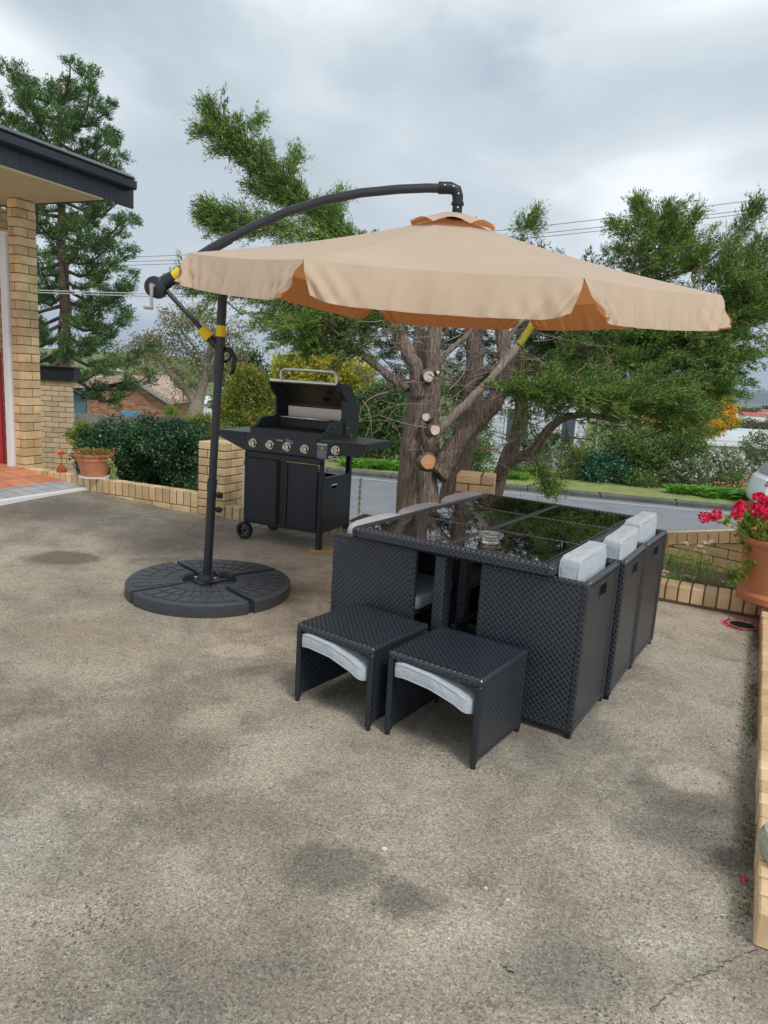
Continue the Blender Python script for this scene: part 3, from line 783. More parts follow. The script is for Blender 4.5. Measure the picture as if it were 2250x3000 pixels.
for k in range(8):
    r_ = np.random.default_rng(30 + k)
    ns, nv = 81, 14; g = []
    ph = r_.uniform(0, 6, 6)
    mid = canopy_pt(k, 1, .5); out = np.array([mid[0] - CC[0], mid[1] - CC[1], 0]); out /= np.linalg.norm(out)
    al = rib_end(k + 1) - rib_end(k); al /= np.linalg.norm(al)
    for s in np.linspace(0, 1, ns):
        row = []
        base = canopy_pt(k, 1, s)
        e = min(s, 1 - s)
        for j, v in enumerate(np.linspace(0, 1, nv)):
            H_ = .176 * (1 - .10 * math.exp(-(e / .05) ** 2))
            hang = v * H_
            pull = .050 * (v ** 1.5) * math.exp(-e / .12)       # lower corners draw back along the edge
            sg = 1 if s < .5 else -1
            curl = .050 * v * math.exp(-(e / .10) ** 2) + .012 * v * math.sin(9 * s * PI + ph[0]) + .008 * v * math.sin(17 * s * PI + ph[1] + 2 * v) + .004 * v * math.sin(43 * s + ph[2])
            fold = .024 * math.exp(-(e / .15) ** 2) * math.sin(24 * (e - .10 * v) * PI + ph[3]) * v
            fold += .010 * math.exp(-(e / .22) ** 2) * v * math.sin(70 * e + 7 * v + ph[4]) + .004 * v * math.sin(90 * s + 3 * v + ph[5])
            p = base + np.array([0, 0, -hang]) + out * (.018 * math.sin(v * PI * .5) + curl * .6 + fold + .030 * v) + al * sg * pull
            p[2] += pull * .12
            row.append(p)
        g.append(row)
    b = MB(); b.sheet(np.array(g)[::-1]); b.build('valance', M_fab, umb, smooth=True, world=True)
# vent cap
b = MB(); n = 64; g = []
for i in range(n + 1):
    a = CT + 2 * PI * i / n; row = []
    w8 = abs(math.sin((a - CT) * 4))
    for t in np.linspace(.12, 1, 7):
        r = .255 * t * (1 + .04 * math.cos((a - CT) * 8))
        z = HUBZ + .030 - .085 * t ** 1.5 + .030 * w8 * t ** 4
        x = r * math.cos(a); y = r * math.sin(a)
        row.append((CC[0] + x, CC[1] + y, z - TILTX * x - TILTY * y))
    g.append(row)
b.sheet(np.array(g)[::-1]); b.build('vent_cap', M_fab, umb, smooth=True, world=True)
for k in range(8):
    b = MB(); hub = np.array([CC[0], CC[1], HUBZ - .03]); e = rib_end(k, CR * .985) - [0, 0, .012]
    pts = [hub * (1 - t) + e * t - np.array([0, 0, .045 * math.sin(PI * t)]) for t in np.linspace(.03, 1, 9)]
    b.tube(pts, .0075, 6); r_ = b.build('rib', M_pole, umb, world=True)
    b = MB(); q = np.array(pts[4]); lo = np.array([CC[0], CC[1], 1.98]) + (q - hub) * np.array([.07, .07, 0])
    b.tube([lo, q], .006, 6); b.build('strut', M_pole, umb, world=True)
b = MB(); b.tube([(CC[0], CC[1], 2.34), (CC[0], CC[1], 1.93)], .02, 12); b.tube([(CC[0], CC[1], 2.01), (CC[0], CC[1], 1.95)], .045, 12); b.build('runner', M_black, umb, smooth='auto', world=True)

# ------------------------------------------------- base weights (four quarters)
BC = np.array([-1.065, 4.315])
M_wt = mat('dark_grey_plastic', (.050, .058, .067), .46, c2=(.062, .071, .08), scale=30, bump=.1, bscale=200, spec=.5, bdist=.002)
wl = ['front quarter of the round black umbrella base, nearest the camera', 'right quarter of the round black umbrella base', 'rear quarter of the round black umbrella base, behind the pole', 'left quarter of the round black umbrella base']
A0 = R(-90 - 45 - 3)
wz0 = 0
def make_weight():
    t = thing('base_weight', '', 'umbrella base', (BC[0], BC[1], 0), 0, 'base weights under the umbrella')
    a0, a1 = 0, PI / 2; gp = .020; Ro = .502
    def arc(r, g=gp, n=28):
        d = math.asin(g / r); return [(r * math.cos(a), r * math.sin(a)) for a in np.linspace(a0 + d, a1 - d, n)]
    b = MB()
    b.prism(arc(Ro) + [(gp, .10), (gp, gp), (.10, gp)][0:1] + [(gp, gp)] + [(.10, gp)], .0, .078)
    b.v.clear(); b.f.clear(); b.n = 0
    inner = [(.045 + gp, .13), (.10, .12), (.12, .10), (.13, .045 + gp)]
    inner = [(gp, .165), (.09, .150), (.150, .09), (.165, gp)]
    lay = [(0.0, Ro - .004), (.012, Ro), (.070, Ro), (.079, Ro - .010)]
    rings = []
    for z, r in lay:
        rings.append([(x, y, z) for x, y in arc(r)] + [(x, y, z) for x, y in inner])
    n = len(rings[0]); vs = np.array([p for r in rings for p in r]); fs = []
    for i in range(len(lay) - 1):
        for j in range(n):
            k = (j + 1) % n; fs.append((i * n + j, i * n + k, (i + 1) * n + k, (i + 1) * n + j))
    fs.append([(len(lay) - 1) * n + j for j in range(n)]); fs.append(list(range(n))[::-1])
    b.add(vs, fs)
    # raised brick pattern in three rings
    for (ra, rb, m) in ((.185, .265, 9), (.278, .36, 8), (.372, .458, 7)):
        for i in range(m):
            da = (PI / 2 - .22) / m; s = .11 + i * da; e_ = s + da * .80
            P = [(ra * math.cos(s), ra * math.sin(s)), (rb * math.cos(s), rb * math.sin(s)), (rb * math.cos((s + e_) / 2), rb * math.sin((s + e_) / 2)), (rb * math.cos(e_), rb * math.sin(e_)), (ra * math.cos(e_), ra * math.sin(e_))]
            b.prism(P, .0785, .0835)
    b.build('shell', M_wt, t, smooth='auto')
    # low well towards the pole
    b = MB(); b.prism([(gp, gp), (.16, gp), (.145, .09), (.09, .145), (gp, .16)], 0, .045); b.build('well', M_wt, t)
    b = MB(); q = .35; b.box((gp + .000, q, .035), (.016, .05, .03), .002); b.build('clip', M_black, t)
    return t
wt = make_weight()
for k in range(4):
    o = wt if k == 0 else copy_tree(wt)
    o.rotation_euler = (0, 0, A0 + k * PI / 2); o['label'] = wl[k]

# ------------------------------------------------- rattan dining set
TH = .5576; TU = np.array([math.sin(TH), math.cos(TH)]); TV = np.array([math.cos(TH), -math.sin(TH)]); TF = np.array([.669, 2.698])
def tp(u, v): p = TF + TU * u + TV * v; return (p[0], p[1], 0)
TLn, TW, THt = 1.477, .963, .712
tab = thing('dining_table', 'rectangular black rattan table with six dark glass panels', 'table', tp(TLn / 2, -TW / 2), -TH)
# local: x across (TW), y along (TLn)
hx, hy = TW / 2, TLn / 2
b = MB()
rw = .050; rh = .055; zc = THt - rh / 2
b.box((-hx + rw / 2, 0, zc), (rw, TLn, rh), .014); b.box((hx - rw / 2, 0, zc), (rw, TLn, rh), .014)
b.box((0, -hy + rw / 2, zc - .0005), (TW - .02, rw, rh - .001), .014); b.box((0, hy - rw / 2, zc - .0005), (TW - .02, rw, rh - .001), .014)
M_rim = weavemat('rattan_rim', (.027, .033, .044), cu=.024, cv=.0125, dot=.0048, lo=.02, bd=.003)
b.build('rim', M_rim, tab, smooth='auto')
b = MB(); b.box((0, 0, THt - .010), (.030, TLn - .09, .014), .003)
for y in (-TLn / 6, TLn / 6): b.box((0, y, THt - .0105), (TW - .09, .026, .013), .003)
b.build('divider', M_rim, tab)
b = MB()
pw = (TW - .1) / 2; pld = (TLn - .1) / 3
for i in (-1, 1):
    for j in (-1, 0, 1):
        b = MB(); b.box((i * (pw / 2 + .004), j * (pld + .004), THt - .010), (pw - .016, pld - .012, .009), .0015); b.build('glass_panel', M_glass, tab)
b = MB(); b.box((0, 0, THt - .03), (TW - .08, TLn - .08, .012)); b.build('under_panel', M_black, tab)
for j in (-1, 1):
    b = MB(); b.box((-.028, j * (hy - .075), .327), (.052, .085, .655), .008); b.build('leg', M_rim, tab)
    b = MB(); b.box((-.028, j * (hy - .30), .327), (.05, .05, .655), .008); b.build('leg', M_rim, tab)
b = MB(); b.box((0, 0, .09), (.03, TLn - .3, .03), .004); b.box((0, 0, .30), (.03, TLn - .3, .03), .004)
for j in (-1, 1): b.box((0, j * (hy - .10), .09), (.40, .03, .03), .004)
b.build('stretcher', M_rail, tab)

def make_chair():
    t = thing('armchair', '', 'chair', (0, 0, 0), 0, 'cube chairs tucked under the rattan table')
    W_, D_, Hc = .472, .456, .657
    # back on +x, open side -x; width along y
    b = MB(); th = .030
    for s in (-1, 1):
        b = MB(); b.box((0, s * (W_ / 2 - th / 2), .345), (D_ - .02, th - .004, .60), .004); b.build('side_panel', M_weave, t)
        b = MB()
        b.box((0, s * (W_ / 2 - th / 2), Hc - .014), (D_, th, .028), .009)
        b.box((-D_ / 2 + .012, s * (W_ / 2 - th / 2), .335), (.026, th + .001, .63), .007)
        b.box((D_ / 2 - .013, s * (W_ / 2 - th / 2 + .001), .335), (.028, th + .002, .63), .007)
        b.box((0, s * (W_ / 2 - th / 2), .040), (D_, th - .001, .026), .007)
        b.build('arm_frame', M_rim, t, smooth='auto')
        for q in (-1, 1):
            b = MB(); b.tube([(q * (D_ / 2 - .016), s * (W_ / 2 - .016), .0), (q * (D_ / 2 - .016), s * (W_ / 2 - .016), .03)], .011, 10); b.build('foot', M_black, t)
    # back panel with hand hole
    hz0, hz1, hw = .552, .612, .050
    b = MB(); xb = D_ / 2 - .018; wy = W_ - 2 * th; ty = .026
    b.box((xb, 0, (.055 + hz0) / 2), (ty, wy, hz0 - .055))
    b.box((xb, -(hw + wy / 2) / 2, (hz0 + hz1) / 2), (ty, wy / 2 - hw, hz1 - hz0)); b.box((xb, (hw + wy / 2) / 2, (hz0 + hz1) / 2), (ty, wy / 2 - hw, hz1 - hz0))
    b.box((xb, 0, (hz1 + Hc - .028) / 2), (ty, wy, Hc - .028 - hz1)); b.build('backrest', M_weave, t)
    b = MB(); b.box((D_ / 2 - .016, 0, Hc - .0135), (.032, wy, .029), .010); b.box((D_ / 2 - .016, 0, .040), (.030, wy, .026), .007)
    hf_ = MB(); lb_ = MB(); lb_.box((xb - .0145, 0, (hz0 + hz1) / 2), (.002, .17, .10)); lb_.build('hand_hole_dark_plate', M_black, t); hf_ = MB()  # black plate added behind the hole to stand in for its dark inside
    for z in (hz0 + .003, hz1 - .003): hf_.box((xb, 0, z), (ty + .006, 2 * hw, .006), .002)
    for y in (-hw, hw): hf_.box((xb, y, (hz0 + hz1) / 2), (ty + .006, .006, hz1 - hz0), .002)
    hf_.build('hand_hole_frame', M_rail, t)
    for s in (-1, 1): b.box((D_ / 2 - .0165, s * (wy / 2 - .004), .345), (.0325, .012, .61), .003)
    b.build('back_frame', M_rim, t, smooth='auto')
    b = MB(); b.box((-.01, 0, .335), (D_ - .05, wy, .03), .006); b.build('seat', M_weave, t)
    b = MB(); b.soft((-.03, 0, .385), (D_ - .06, wy - .01, .075), .22); sc_ = b.build('seat_cushion', M_cush, t, smooth=True)
    def bend(g):
        g = g.copy(); g[..., 0] += .016 * np.cos(g[..., 1] * 7) ; g[..., 2] += .010 * np.cos(g[..., 1] * 6) * (g[..., 2] > 0)
        g[..., 0] += .004 * np.sin(g[..., 1] * 37 + g[..., 2] * 21); return g
    b = MB(); b.soft((D_ / 2 - .090, 0, .562), (.084, wy - .012, .36), .11, n=26, fn=bend); bc = b.build('back_cushion', M_cush, t, smooth=True)
    b = MB()
    for xx in (-.038, .038):
        P = []
        for a in np.linspace(0, 2 * PI, 49):
            yy = math.copysign(abs(math.cos(a)) ** .14, math.cos(a)) * (wy / 2 - .003) * .985; z_ = math.copysign(abs(math.sin(a)) ** .17, math.sin(a)) * .178
            P.append((D_ / 2 - .090 + xx + .016 * math.cos(yy * 7), yy, .562 + z_))
        b.tube(P, .0032, 5, cap=False)
    b.build('piping', M_cush, bc, smooth=True)
    return t
ch = make_chair()
cl = [('black rattan chair nearest the camera on the right side of the table', .2845, -.095, 0, .0), ('middle black rattan chair on the right side of the table', .757, -.080, 0, .03), ('farthest black rattan chair on the right side, next to the flower bed', 1.226, -.084, 0, .0),
      ('nearest black rattan chair on the left side, behind the left stool', .288, -.868, 1, 0), ('middle black rattan chair on the left side of the table', .757, -.862, 1, .01), ('farthest black rattan chair on the left side, toward the tree', 1.226, -.866, 1, -.02)]
for i, (lb, u_, v_, fl, dr) in enumerate(cl):
    o = ch if i == 0 else copy_tree(ch)
    o.location = tp(u_, v_); o.rotation_euler = (0, 0, -TH + (PI if fl else 0) + dr); o['label'] = lb
    # cushions never sit quite alike
    for c_ in o.children:
        if 'back_cushion' in c_.name:
            c_.location = (random.uniform(-.004, .006), random.uniform(-.008, .008), (-.006, .0, .004, -.045, -.040, -.030)[i]); c_.rotation_euler = (random.uniform(-.02, .02), random.uniform(-.03, .01), random.uniform(-.02, .02))

def make_stool():
    t = thing('ottoman', '', 'stool', (0, 0, 0), 0, 'rattan stools pulled out at the table end')
    W_, D_, Hs = .412, .405, .354; th = .026
    b = MB(); b.box((0, 0, Hs - .012), (W_ - .02, D_ - .02, .022), .004); b.build('seat', M_weave, t)
    b = MB()
    for s in (-1, 1):
        b.box((s * (W_ / 2 - .014), 0, Hs - .018), (.028, D_, .036), .010); b.box((0, s * (D_ / 2 - .014), Hs - .0185), (W_ - .02, .028, .035), .010)
    b.build('seat_frame', M_rim, t, smooth='auto')
    for s in (-1, 1):
        b = MB(); b.box((s * (W_ / 2 - th / 2), 0, .175), (th - .008, D_ - .03, .29), .003); b.build('side_panel', M_weave, t)
        for q in (-1, 1):
            b = MB(); b.box((s * (W_ / 2 - th / 2 - .001), q * (D_ / 2 - .014), .17), (th, .026, .31), .006); b.tube([(s * (W_ / 2 - th / 2), q * (D_ / 2 - .014), 0), (s * (W_ / 2 - th / 2), q * (D_ / 2 - .014), .02)], .011, 10)
            b.build('leg', M_rail, t, smooth='auto')
        b = MB(); b.box((s * (W_ / 2 - th / 2), 0, .038), (th - .002, D_ - .04, .022), .005); b.build('bottom_rail', M_rail, t)
    b = MB(); b.tube([(-W_ / 2 + .02, D_ / 2 - .03, .12), (W_ / 2 - .02, D_ / 2 - .03, .12)], .008, 8); b.build('crossbar', M_black, t)
    return t
M_piping = mat('cushion_piping', (.44, .47, .51), .8)
def stool_cushion(t, droop, label):
    W_, D_ = .352, .40
    def bend(g):
        g = g.copy(); x = g[..., 0] / (W_ / 2)
        g[..., 2] += -droop * (x + .35) ** 2 * .9 - .010 * (x + .2) + .003 * np.sin(g[..., 0] * 60 + g[..., 1] * 20)
        return g
    c = thing('cushion', label, 'cushion', t.location, t.rotation_euler[2], 'grey cushions stowed under the stools')
    b = MB(); b.soft((0, -.018, .289), (W_, D_, .062), .18, n=20, fn=bend); b.build('cover', M_cush, c, smooth=True)
    b = MB()
    for zz_ in (-.024, .024):
        P = []
        for a in np.linspace(0, 2 * PI, 65):
            P.append((math.copysign(abs(math.cos(a)) ** .2, math.cos(a)) * W_ / 2 * .992, math.copysign(abs(math.sin(a)) ** .2, math.sin(a)) * D_ / 2 * .992, zz_))
        P = bend(np.array(P)) + [0, -.018, .289]; b.tube(P, .0032, 5, cap=False)
    b.build('piping', M_piping, c, smooth=True)
st = make_stool()
for i, (su, sv, th_, lb) in enumerate(((-.4105, -.5436, .0705, 'left rattan stool with a sagging grey cushion stowed under its top'), (-.4069, -.0793, .0481, 'right rattan stool nearest the camera, in front of the table'))):
    o = st if i == 0 else copy_tree(st)
    a = TH + th_; uu = np.array([math.sin(a), math.cos(a)]); vv = np.array([math.cos(a), -math.sin(a)])
    p = TF + TU * su + TV * sv + uu * .2025 - vv * .206
    o.location = (p[0], p[1], 0); o.rotation_euler = (0, 0, -a); o['label'] = lb
    stool_cushion(o, .030 if i == 0 else .026, ('pale grey cushion sagging under the left stool top', 'pale grey cushion curving under the right stool top')[i])
# ashtray
ash = thing('glass_ashtray', 'clear cut glass ashtray standing on the dark glass table top', 'ashtray', (tp(.20, -.356)[0], tp(.20, -.356)[1], THt - .0045))
M_crys = mat('clear_glass', (.92, .95, .95), .03, trans=.95, ior=1.5)
b = MB(); n = 24
prof = [(.001, .001), (.036, .001), (.040, .005), (.034, .013), (.035, .018), (.052, .026), (.055, .040), (.049, .041), (.045, .030), (.026, .022), (.001, .021)]
b.lathe(prof, n, close=False); b.build('dish', M_crys, ash, smooth='auto')
b = MB(); b.lathe([(.050, .038), (.056, .039), (.056, .044), (.050, .044)], 24, close=False); b.build('rim', M_chrome, ash, smooth='auto')

# ------------------------------------------------- barbecue
bq = thing('barbecue', 'black gas barbecue with open lid, five knobs and side shelves on wheels', 'barbecue', (-.489, 5.464, 0), -.412)
W_, D_ = .722, .50
M_panel = mat('dark_navy_steel', (.014, .018, .027), .38, bump=.03, bscale=200, spec=.5)
M_lidout = mat('lid_enamel', (.028, .038, .048), .45, bump=.05, bscale=250)
b = MB(); b.box((-W_ / 2, .02, .165), (W_, .025, .035), .003)
b.box((-W_ / 2, D_ - .02, .165), (W_, .025, .035), .003)
b.box((-W_ / 2, D_ / 2, .155), (W_ - .01, D_ - .02, .012)); b.box((-W_ / 2, .012, .715), (W_ - .002, .03, .05), .003)
b.box((-W_ + .015, .012, .44), (.032, .03, .58), .004); b.box((-.0165, .012, .44), (.033, .03, .58), .004)
b.box((-W_ + .015, D_ - .015, .44), (.032, .03, .58), .004)
b.build('cabinet_frame', M_panel, bq)
for i, (xa, xb) in enumerate(((-W_ + .035, -.385), (-.335, -.038))):
    b = MB(); b.box(((xa + xb) / 2, -.006, .43), (xb - xa, .02, .515), .006); d = b.build('door', M_panel, bq)
    b = MB(); hxx = xb - .022 if i == 0 else xa + .022
    b.box((hxx, -.022, .43), (.018, .014, .50), .004); b.build('handle', M_dark, d)
b = MB(); b.box((-.36, .004, .43), (.05, .012, .53)); b.build('door_gap', M_black, bq)
b = MB(); b.box((-W_ / 2, D_ - .01, .37), (W_ - .06, .008, .38)); b.build('back_panel', M_panel, bq)
b = MB(); b.box((-W_ + .006, D_ / 2, .44), (.01, D_ - .03, .56)); b.build('side_panel', M_panel, bq)
# right side panel with hand hole
b = MB(); xs_ = -.004
h0, h1, hz0_, hz1_ = .155, .24, .49, .525
b.box((xs_, D_ / 2, (.15 + hz0_) / 2), (.008, D_ - .04, hz0_ - .15)); b.box((xs_, (.03 + h0) / 2, (hz0_ + hz1_) / 2), (.008, h0 - .03, hz1_ - hz0_)); b.box((xs_, (h1 + D_ - .02) / 2, (hz0_ + hz1_) / 2), (.008, D_ - .02 - h1, hz1_ - hz0_))
b.box((xs_, D_ / 2, (hz1_ + .578) / 2), (.008, D_ - .04, .578 - hz1_)); b.box((xs_ - .006, D_ / 2, .583), (.03, D_ - .03, .012), .003); b.build('side_panel', M_panel, bq)
b = MB(); b.box((xs_ + .002, (h0 + h1) / 2, hz1_ - .004), (.014, h1 - h0 + .01, .012), .003); b.build('hand_grip', M_white, bq)
b = MB()
for r in range(5):
    for c_ in range(5): b.box((.0005, .26 + c_ * .038, .165 + r * .013), (.003, .028, .005))
b.build('vent_slot', M_black, bq)
b = MB(); b.box((-.02, .02, .09), (.042, .042, .15), .004); b.box((-.02, .02, .385), (.042, .042, .47), .004); b.tube([(-.02, .02, .0), (-.02, .02, .018)], [.042, .038], 16); b.build('leg', M_panel, bq)
b = MB(); b.box((-.02, D_ - .02, .36), (.042, .042, .74), .004); b.build('leg', M_panel, bq)
for (xx, yy) in ((-W_ - .008, .03), (-W_ - .008, D_ - .03)):
    wv = MB(); M_tyre = M_blackmatt
    hub_c = np.array([xx, yy, .074])
    R90 = np.array(Matrix.Rotation(PI / 2, 3, 'X'))
    ty = MB(); n = 30
    for (r0, y0_, r1, y1_) in (): pass
    prof = [(.046, -.022), (.066, -.022), (.073, -.014), (.074, 0), (.073, .014), (.066, .022), (.046, .022), (.046, -.022)]
    g = [[(hub_c[0] + r * math.cos(a), hub_c[1] + q, hub_c[2] + r * math.sin(a)) for r, q in prof] for a in np.linspace(0, 2 * PI, 31)]
    ty.sheet(np.array(g)); wheel = ty.build('wheel', M_blackmatt, bq, smooth='auto')
    sp_ = MB(); sp_.tube([hub_c + [0, -.02, 0], hub_c + [0, .02, 0]], .014, 14)
    for k in range(7):
        a = 2 * PI * k / 7 + .3; sp_.tube([hub_c + [0, -.006, 0], hub_c + [.048 * math.cos(a), -.006, .048 * math.sin(a)]], .0065, 6)
    sp_.build('spokes', M_dark, wheel, smooth='auto')
b = MB(); b.tube([(-W_ - .008, .05, .074), (-W_ - .008, D_ - .05, .074)], .008, 8); b.tube([(-W_ + .02, .03, .11), (-W_ - .008, .03, .074)], .008, 8); b.build('axle', M_steel, bq, smooth='auto')
# control panel
b = MB(); b.prism([(-.022, .742), (-.030, .752), (-.022, .884), (.0, .890), (.03, .890), (.03, .742)], -.703, -.051, ax=0); b.build('control_panel', mat('gloss_black_panel', (.012, .011, .014), .25), bq)
b = MB(); b.box((-.377, -.022, .8865), (.655, .016, .010), .003); b.build('trim', M_lidout, bq)
M_kn = M_chrome
for xk, zk in ((-.626, .810), (-.467, .810), (-.311, .808), (-.151, .806), (.118, .822)):
    b = MB(); yk = -.026
    b.tube([(xk, yk, zk), (xk, yk - .006, zk)], .034, 24); b.tube([(xk, yk - .005, zk), (xk, yk - .030, zk)], [.028, .025], 24)
    b.box((xk, yk - .036, zk), (.011, .022, .050), .003); k_ = b.build('knob', M_kn, bq, smooth='auto')
    b = MB(); b.box((xk, yk - .0478, zk + .012), (.0035, .001, .02)); b.build('pointer', M_black, k_)
def text(s, size, loc, rot, m, parent, name, ext=.0004):
    cu = bpy.data.curves.new(name, 'FONT'); cu.body = s; cu.size = size; cu.extrude = ext; cu.align_x = 'CENTER'; cu.align_y = 'CENTER'
    o = bpy.data.objects.new(name, cu); COL.objects.link(o); o.parent = parent; o.location = loc; o.rotation_euler = rot
    dg = bpy.context.evaluated_depsgraph_get(); me = bpy.data.meshes.new_from_object(o.evaluated_get(dg))
    me.materials.clear(); me.materials.append(m)
    o2 = bpy.data.objects.new(name, me); COL.objects.link(o2); o2.parent = parent; o2.location = loc; o2.rotation_euler = rot
    bpy.data.objects.remove(o); return o2
text('GoSteel', .020, (-.382, -.0272, .853), (PI / 2, 0, 0), M_white, bq, 'logo')
b = MB(); b.prism([(-.327, .832), (-.327, .872), (-.300, .870), (-.287, .864), (-.262, .860), (-.250, .848), (-.262, .842), (-.258, .832)], -.0285, -.027, ax=1); b.build('sticker_residue', mat('sticker_residue', (.16, .19, .25), .7), bq)
# side shelves
M_shelf = mat('shelf_enamel', (.050, .062, .075), .42, c2=(.060, .072, .085), scale=3, bump=.05, bscale=200)
b = MB()
def shelf_(xa, xb, tip):
    b = MB(); b.box(((xa + xb) / 2, D_ / 2 - .012, .884), (abs(xb - xa), D_ - .0, .012), .003)
    b.build('shelf_top', M_shelf, bq)
    b = MB()
    if tip: b.prism([(xa, .878), (xb, .878), (xb, .850), (xa + (xb - xa) * .55, .80), (xa, .745)] , -.026, -.018, ax=1)
    else: b.prism([(xa, .878), (xb, .878), (xb, .800), (xa + .12, .775), (xa, .745)], -.026, -.018, ax=1)
    b.box((xb - math.copysign(.004, xb - xa), D_ / 2 - .012, .856), (.008, D_ - .01, .045)); b.box(((xa + xb) / 2, D_ - .02, .855), (abs(xb - xa) - .02, .008, .045))
    b.build('shelf_apron', M_dark, bq)
shelf_(-.705, -.705 - .285, True); shelf_(-.049, .345, False)
b = MB(); b.box((-.001, -.0272, .805), (.088, .002, .118)); b.build('warning_label', mat('label_grey', (.13, .17, .22), .5), bq)
b = MB(); b.box((-.001, -.029, .856), (.088, .002, .012)); b.build('label_header', mat('label_light', (.55, .60, .66), .5), bq)
b = MB(); b.prism([(-.013, .822), (.013, .822), (0, .846)], -.0305, -.029, ax=1); b.build('warning_triangle', M_yellow, bq)
text('!', .02, (0, -.0312, .832), (PI / 2, 0, 0), M_black, bq, 'warning_mark')
b = MB()
for z in (.806, .798, .790, .782, .774, .766): b.box((-.003, -.029, z), (.07 if z != .774 else .05, .0015, .0028))
b.build('label_text', mat('label_print', (.32, .38, .44), .5), bq)
# gas fittings
b = MB(); b.tube([(.03, .0, .77), (.035, -.01, .745), (.06, -.012, .735), (.09, -.01, .745), (.10, .0, .77)], .009, 8); b.tube([(.10, .02, .79), (.13, .0, .77), (.15, .02, .76)], .008, 8); b.build('gas_fitting', M_steel, bq, smooth=True)
b = MB(); b.tube([(.28, .30, .80), (.285, .28, .765), (.31, .28, .755), (.35, .30, .775), (.37, .32, .80)], .004, 6); b.build('red_hose', mat('red_hose', (.45, .06, .03), .5), bq, smooth=True)
b = MB(); b.box((.08, .30, .83), (.20, .26, .10), .01); b.build('side_burner_box', M_black, bq)
b = MB()
for q in ((-.70, .02), (.30, .45), (-.75, .0)): b.tube([(q[0], q[1], .80), (q[0] - .01, q[1] - .01, .77), (q[0] + .01, q[1] - .02, .755), (q[0] + .02, q[1], .765)], .003, 6)
b.build('utensil_hook', M_chrome, bq, smooth=True)
# firebox
FX0, FX1 = -.668, -.012
b = MB(); prf = [(-.012, .890), (-.012, .925), (.012, .940), (.055, .945), (.131, 1.012), (.33, 1.016), (.40, .99), (.41, .890)]
for (xa, xb) in ((FX0, FX0 + .014), (FX1 - .014, FX1)): b.prism(prf, xa, xb, ax=0)
b.box(((FX0 + FX1) / 2, -.006, .908), (FX1 - FX0 - .028, .012, .036)); b.box(((FX0 + FX1) / 2, .40, .95), (FX1 - FX0 - .028, .012, .12)); b.box(((FX0 + FX1) / 2, .2, .893), (FX1 - FX0 - .03, .4, .006))
b.build('firebox', M_lidout, bq)
b = MB(); b.box(((FX0 + FX1) / 2, .004, .928), (FX1 - FX0 + .02, .03, .010), .004); b.build('firebox_lip', M_blackmatt, bq)
b = MB()
for i in range(34): b.box((FX0 + .03 + i * .0185, .19, .930), (.007, .34, .008))
b.box(((FX0 + FX1) / 2, .03, .927), (FX1 - FX0 - .04, .01, .006)); b.box(((FX0 + FX1) / 2, .35, .927), (FX1 - FX0 - .04, .01, .006))
b.build('cooking_grate', M_blackmatt, bq)
b = MB()
for y_, z_ in ((.27, 1.015), (.30, 1.017), (.33, 1.018), (.36, 1.017)): b.tube([(-.55, y_, z_), (-.13, y_, z_)], .004, 6)
for x_ in (-.55, -.34, -.13): b.tube([(x_, .26, z_), (x_, .37, z_)], .004, 6)
b.build('warming_rack', M_chrome, bq, smooth=True)
# lid
out_ = [(.244, 1.316), (.373, 1.313), (.481, 1.235), (.563, 1.124), (.598, .965), (.575, .905)]
inn_ = [(.345, .905), (.34, .95), (.345, 1.02), (.362, 1.04), (.358, 1.176), (.273, 1.244)]
for nm, xa, xb in (('lid_side', -.052, -.002), ('lid_side', -.682, -.668)):
    b = MB(); b.prism(out_ + inn_, xa, xb, ax=0); b.build(nm, M_lidout, bq)
b = MB()
def shell(mb, pts, th, x0, x1):
    pts = np.array(pts); 
    for i in range(len(pts) - 1):
        a, c_ = pts[i], pts[i + 1]; d = (c_ - a) / np.linalg.norm(c_ - a); nn = np.array([d[1], -d[0]]) * th
        mb.prism([tuple(a), tuple(c_), tuple(c_ - nn * -1), tuple(a - nn * -1)], x0, x1, ax=0)
def off(pts, k):
    c_ = np.array([.36, 1.05]); return [tuple(np.array(p) + (c_ - np.array(p)) / np.linalg.norm(c_ - np.array(p)) * k) for p in pts]
poly_o = out_[:]; poly_i = off(out_, .014)
for i in range(len(out_) - 1): b.prism([poly_o[i], poly_o[i + 1], poly_i[i + 1], poly_i[i]], -.668, -.052, ax=0)
b.build('lid_shell', M_lidout, bq)
b = MB(); li = off(out_, .018); lj = off(out_, .024)
for i in range(0, len(out_) - 1): b.prism([li[i], li[i + 1], lj[i + 1], lj[i]], -.666, -.054, ax=0)
b.build('lid_lining', M_steel_in, bq)
b = MB(); b.box((-.36, .250, 1.309), (.62, .016, .020), .003); b.build('lid_lip', M_steel, bq)
b = MB(); b.prism([(.44, 1.10), (.45, 1.10), (.455, 1.0), (.445, 1.0)], -.60, -.054, ax=0); b.build('heat_deflector', mat('brushed_panel', (.55, .50, .43), .45, metal=.9), bq)
b = MB(); q = np.array([-.245, .452, 1.185]); dn = np.array([0, -.72, -.69]); b.tube([q + dn * .0, q + dn * .012], .028, 20); b.tube([q + dn * .012, q + dn * .03], .012, 12); b.build('thermometer', M_black, bq, smooth='auto')
b = MB(); hp = [(-.555, .245, 1.31), (-.555, .240, 1.37), (-.548, .240, 1.388), (-.530, .240, 1.398), (-.30, .240, 1.402), (-.075, .240, 1.398), (-.057, .240, 1.388), (-.050, .240, 1.37), (-.050, .245, 1.31)]
b.tube(hp, .0125, 14); b.build('lid_handle', M_steel, bq, smooth='auto')
b = MB(); b.tube([(-.002, .375, .965), (.006, .375, .965)], .008, 10); b.tube([(-.016, .16, .985), (.0, .16, .985)], .006, 10); b.build('hinge_pin', M_chrome, bq)
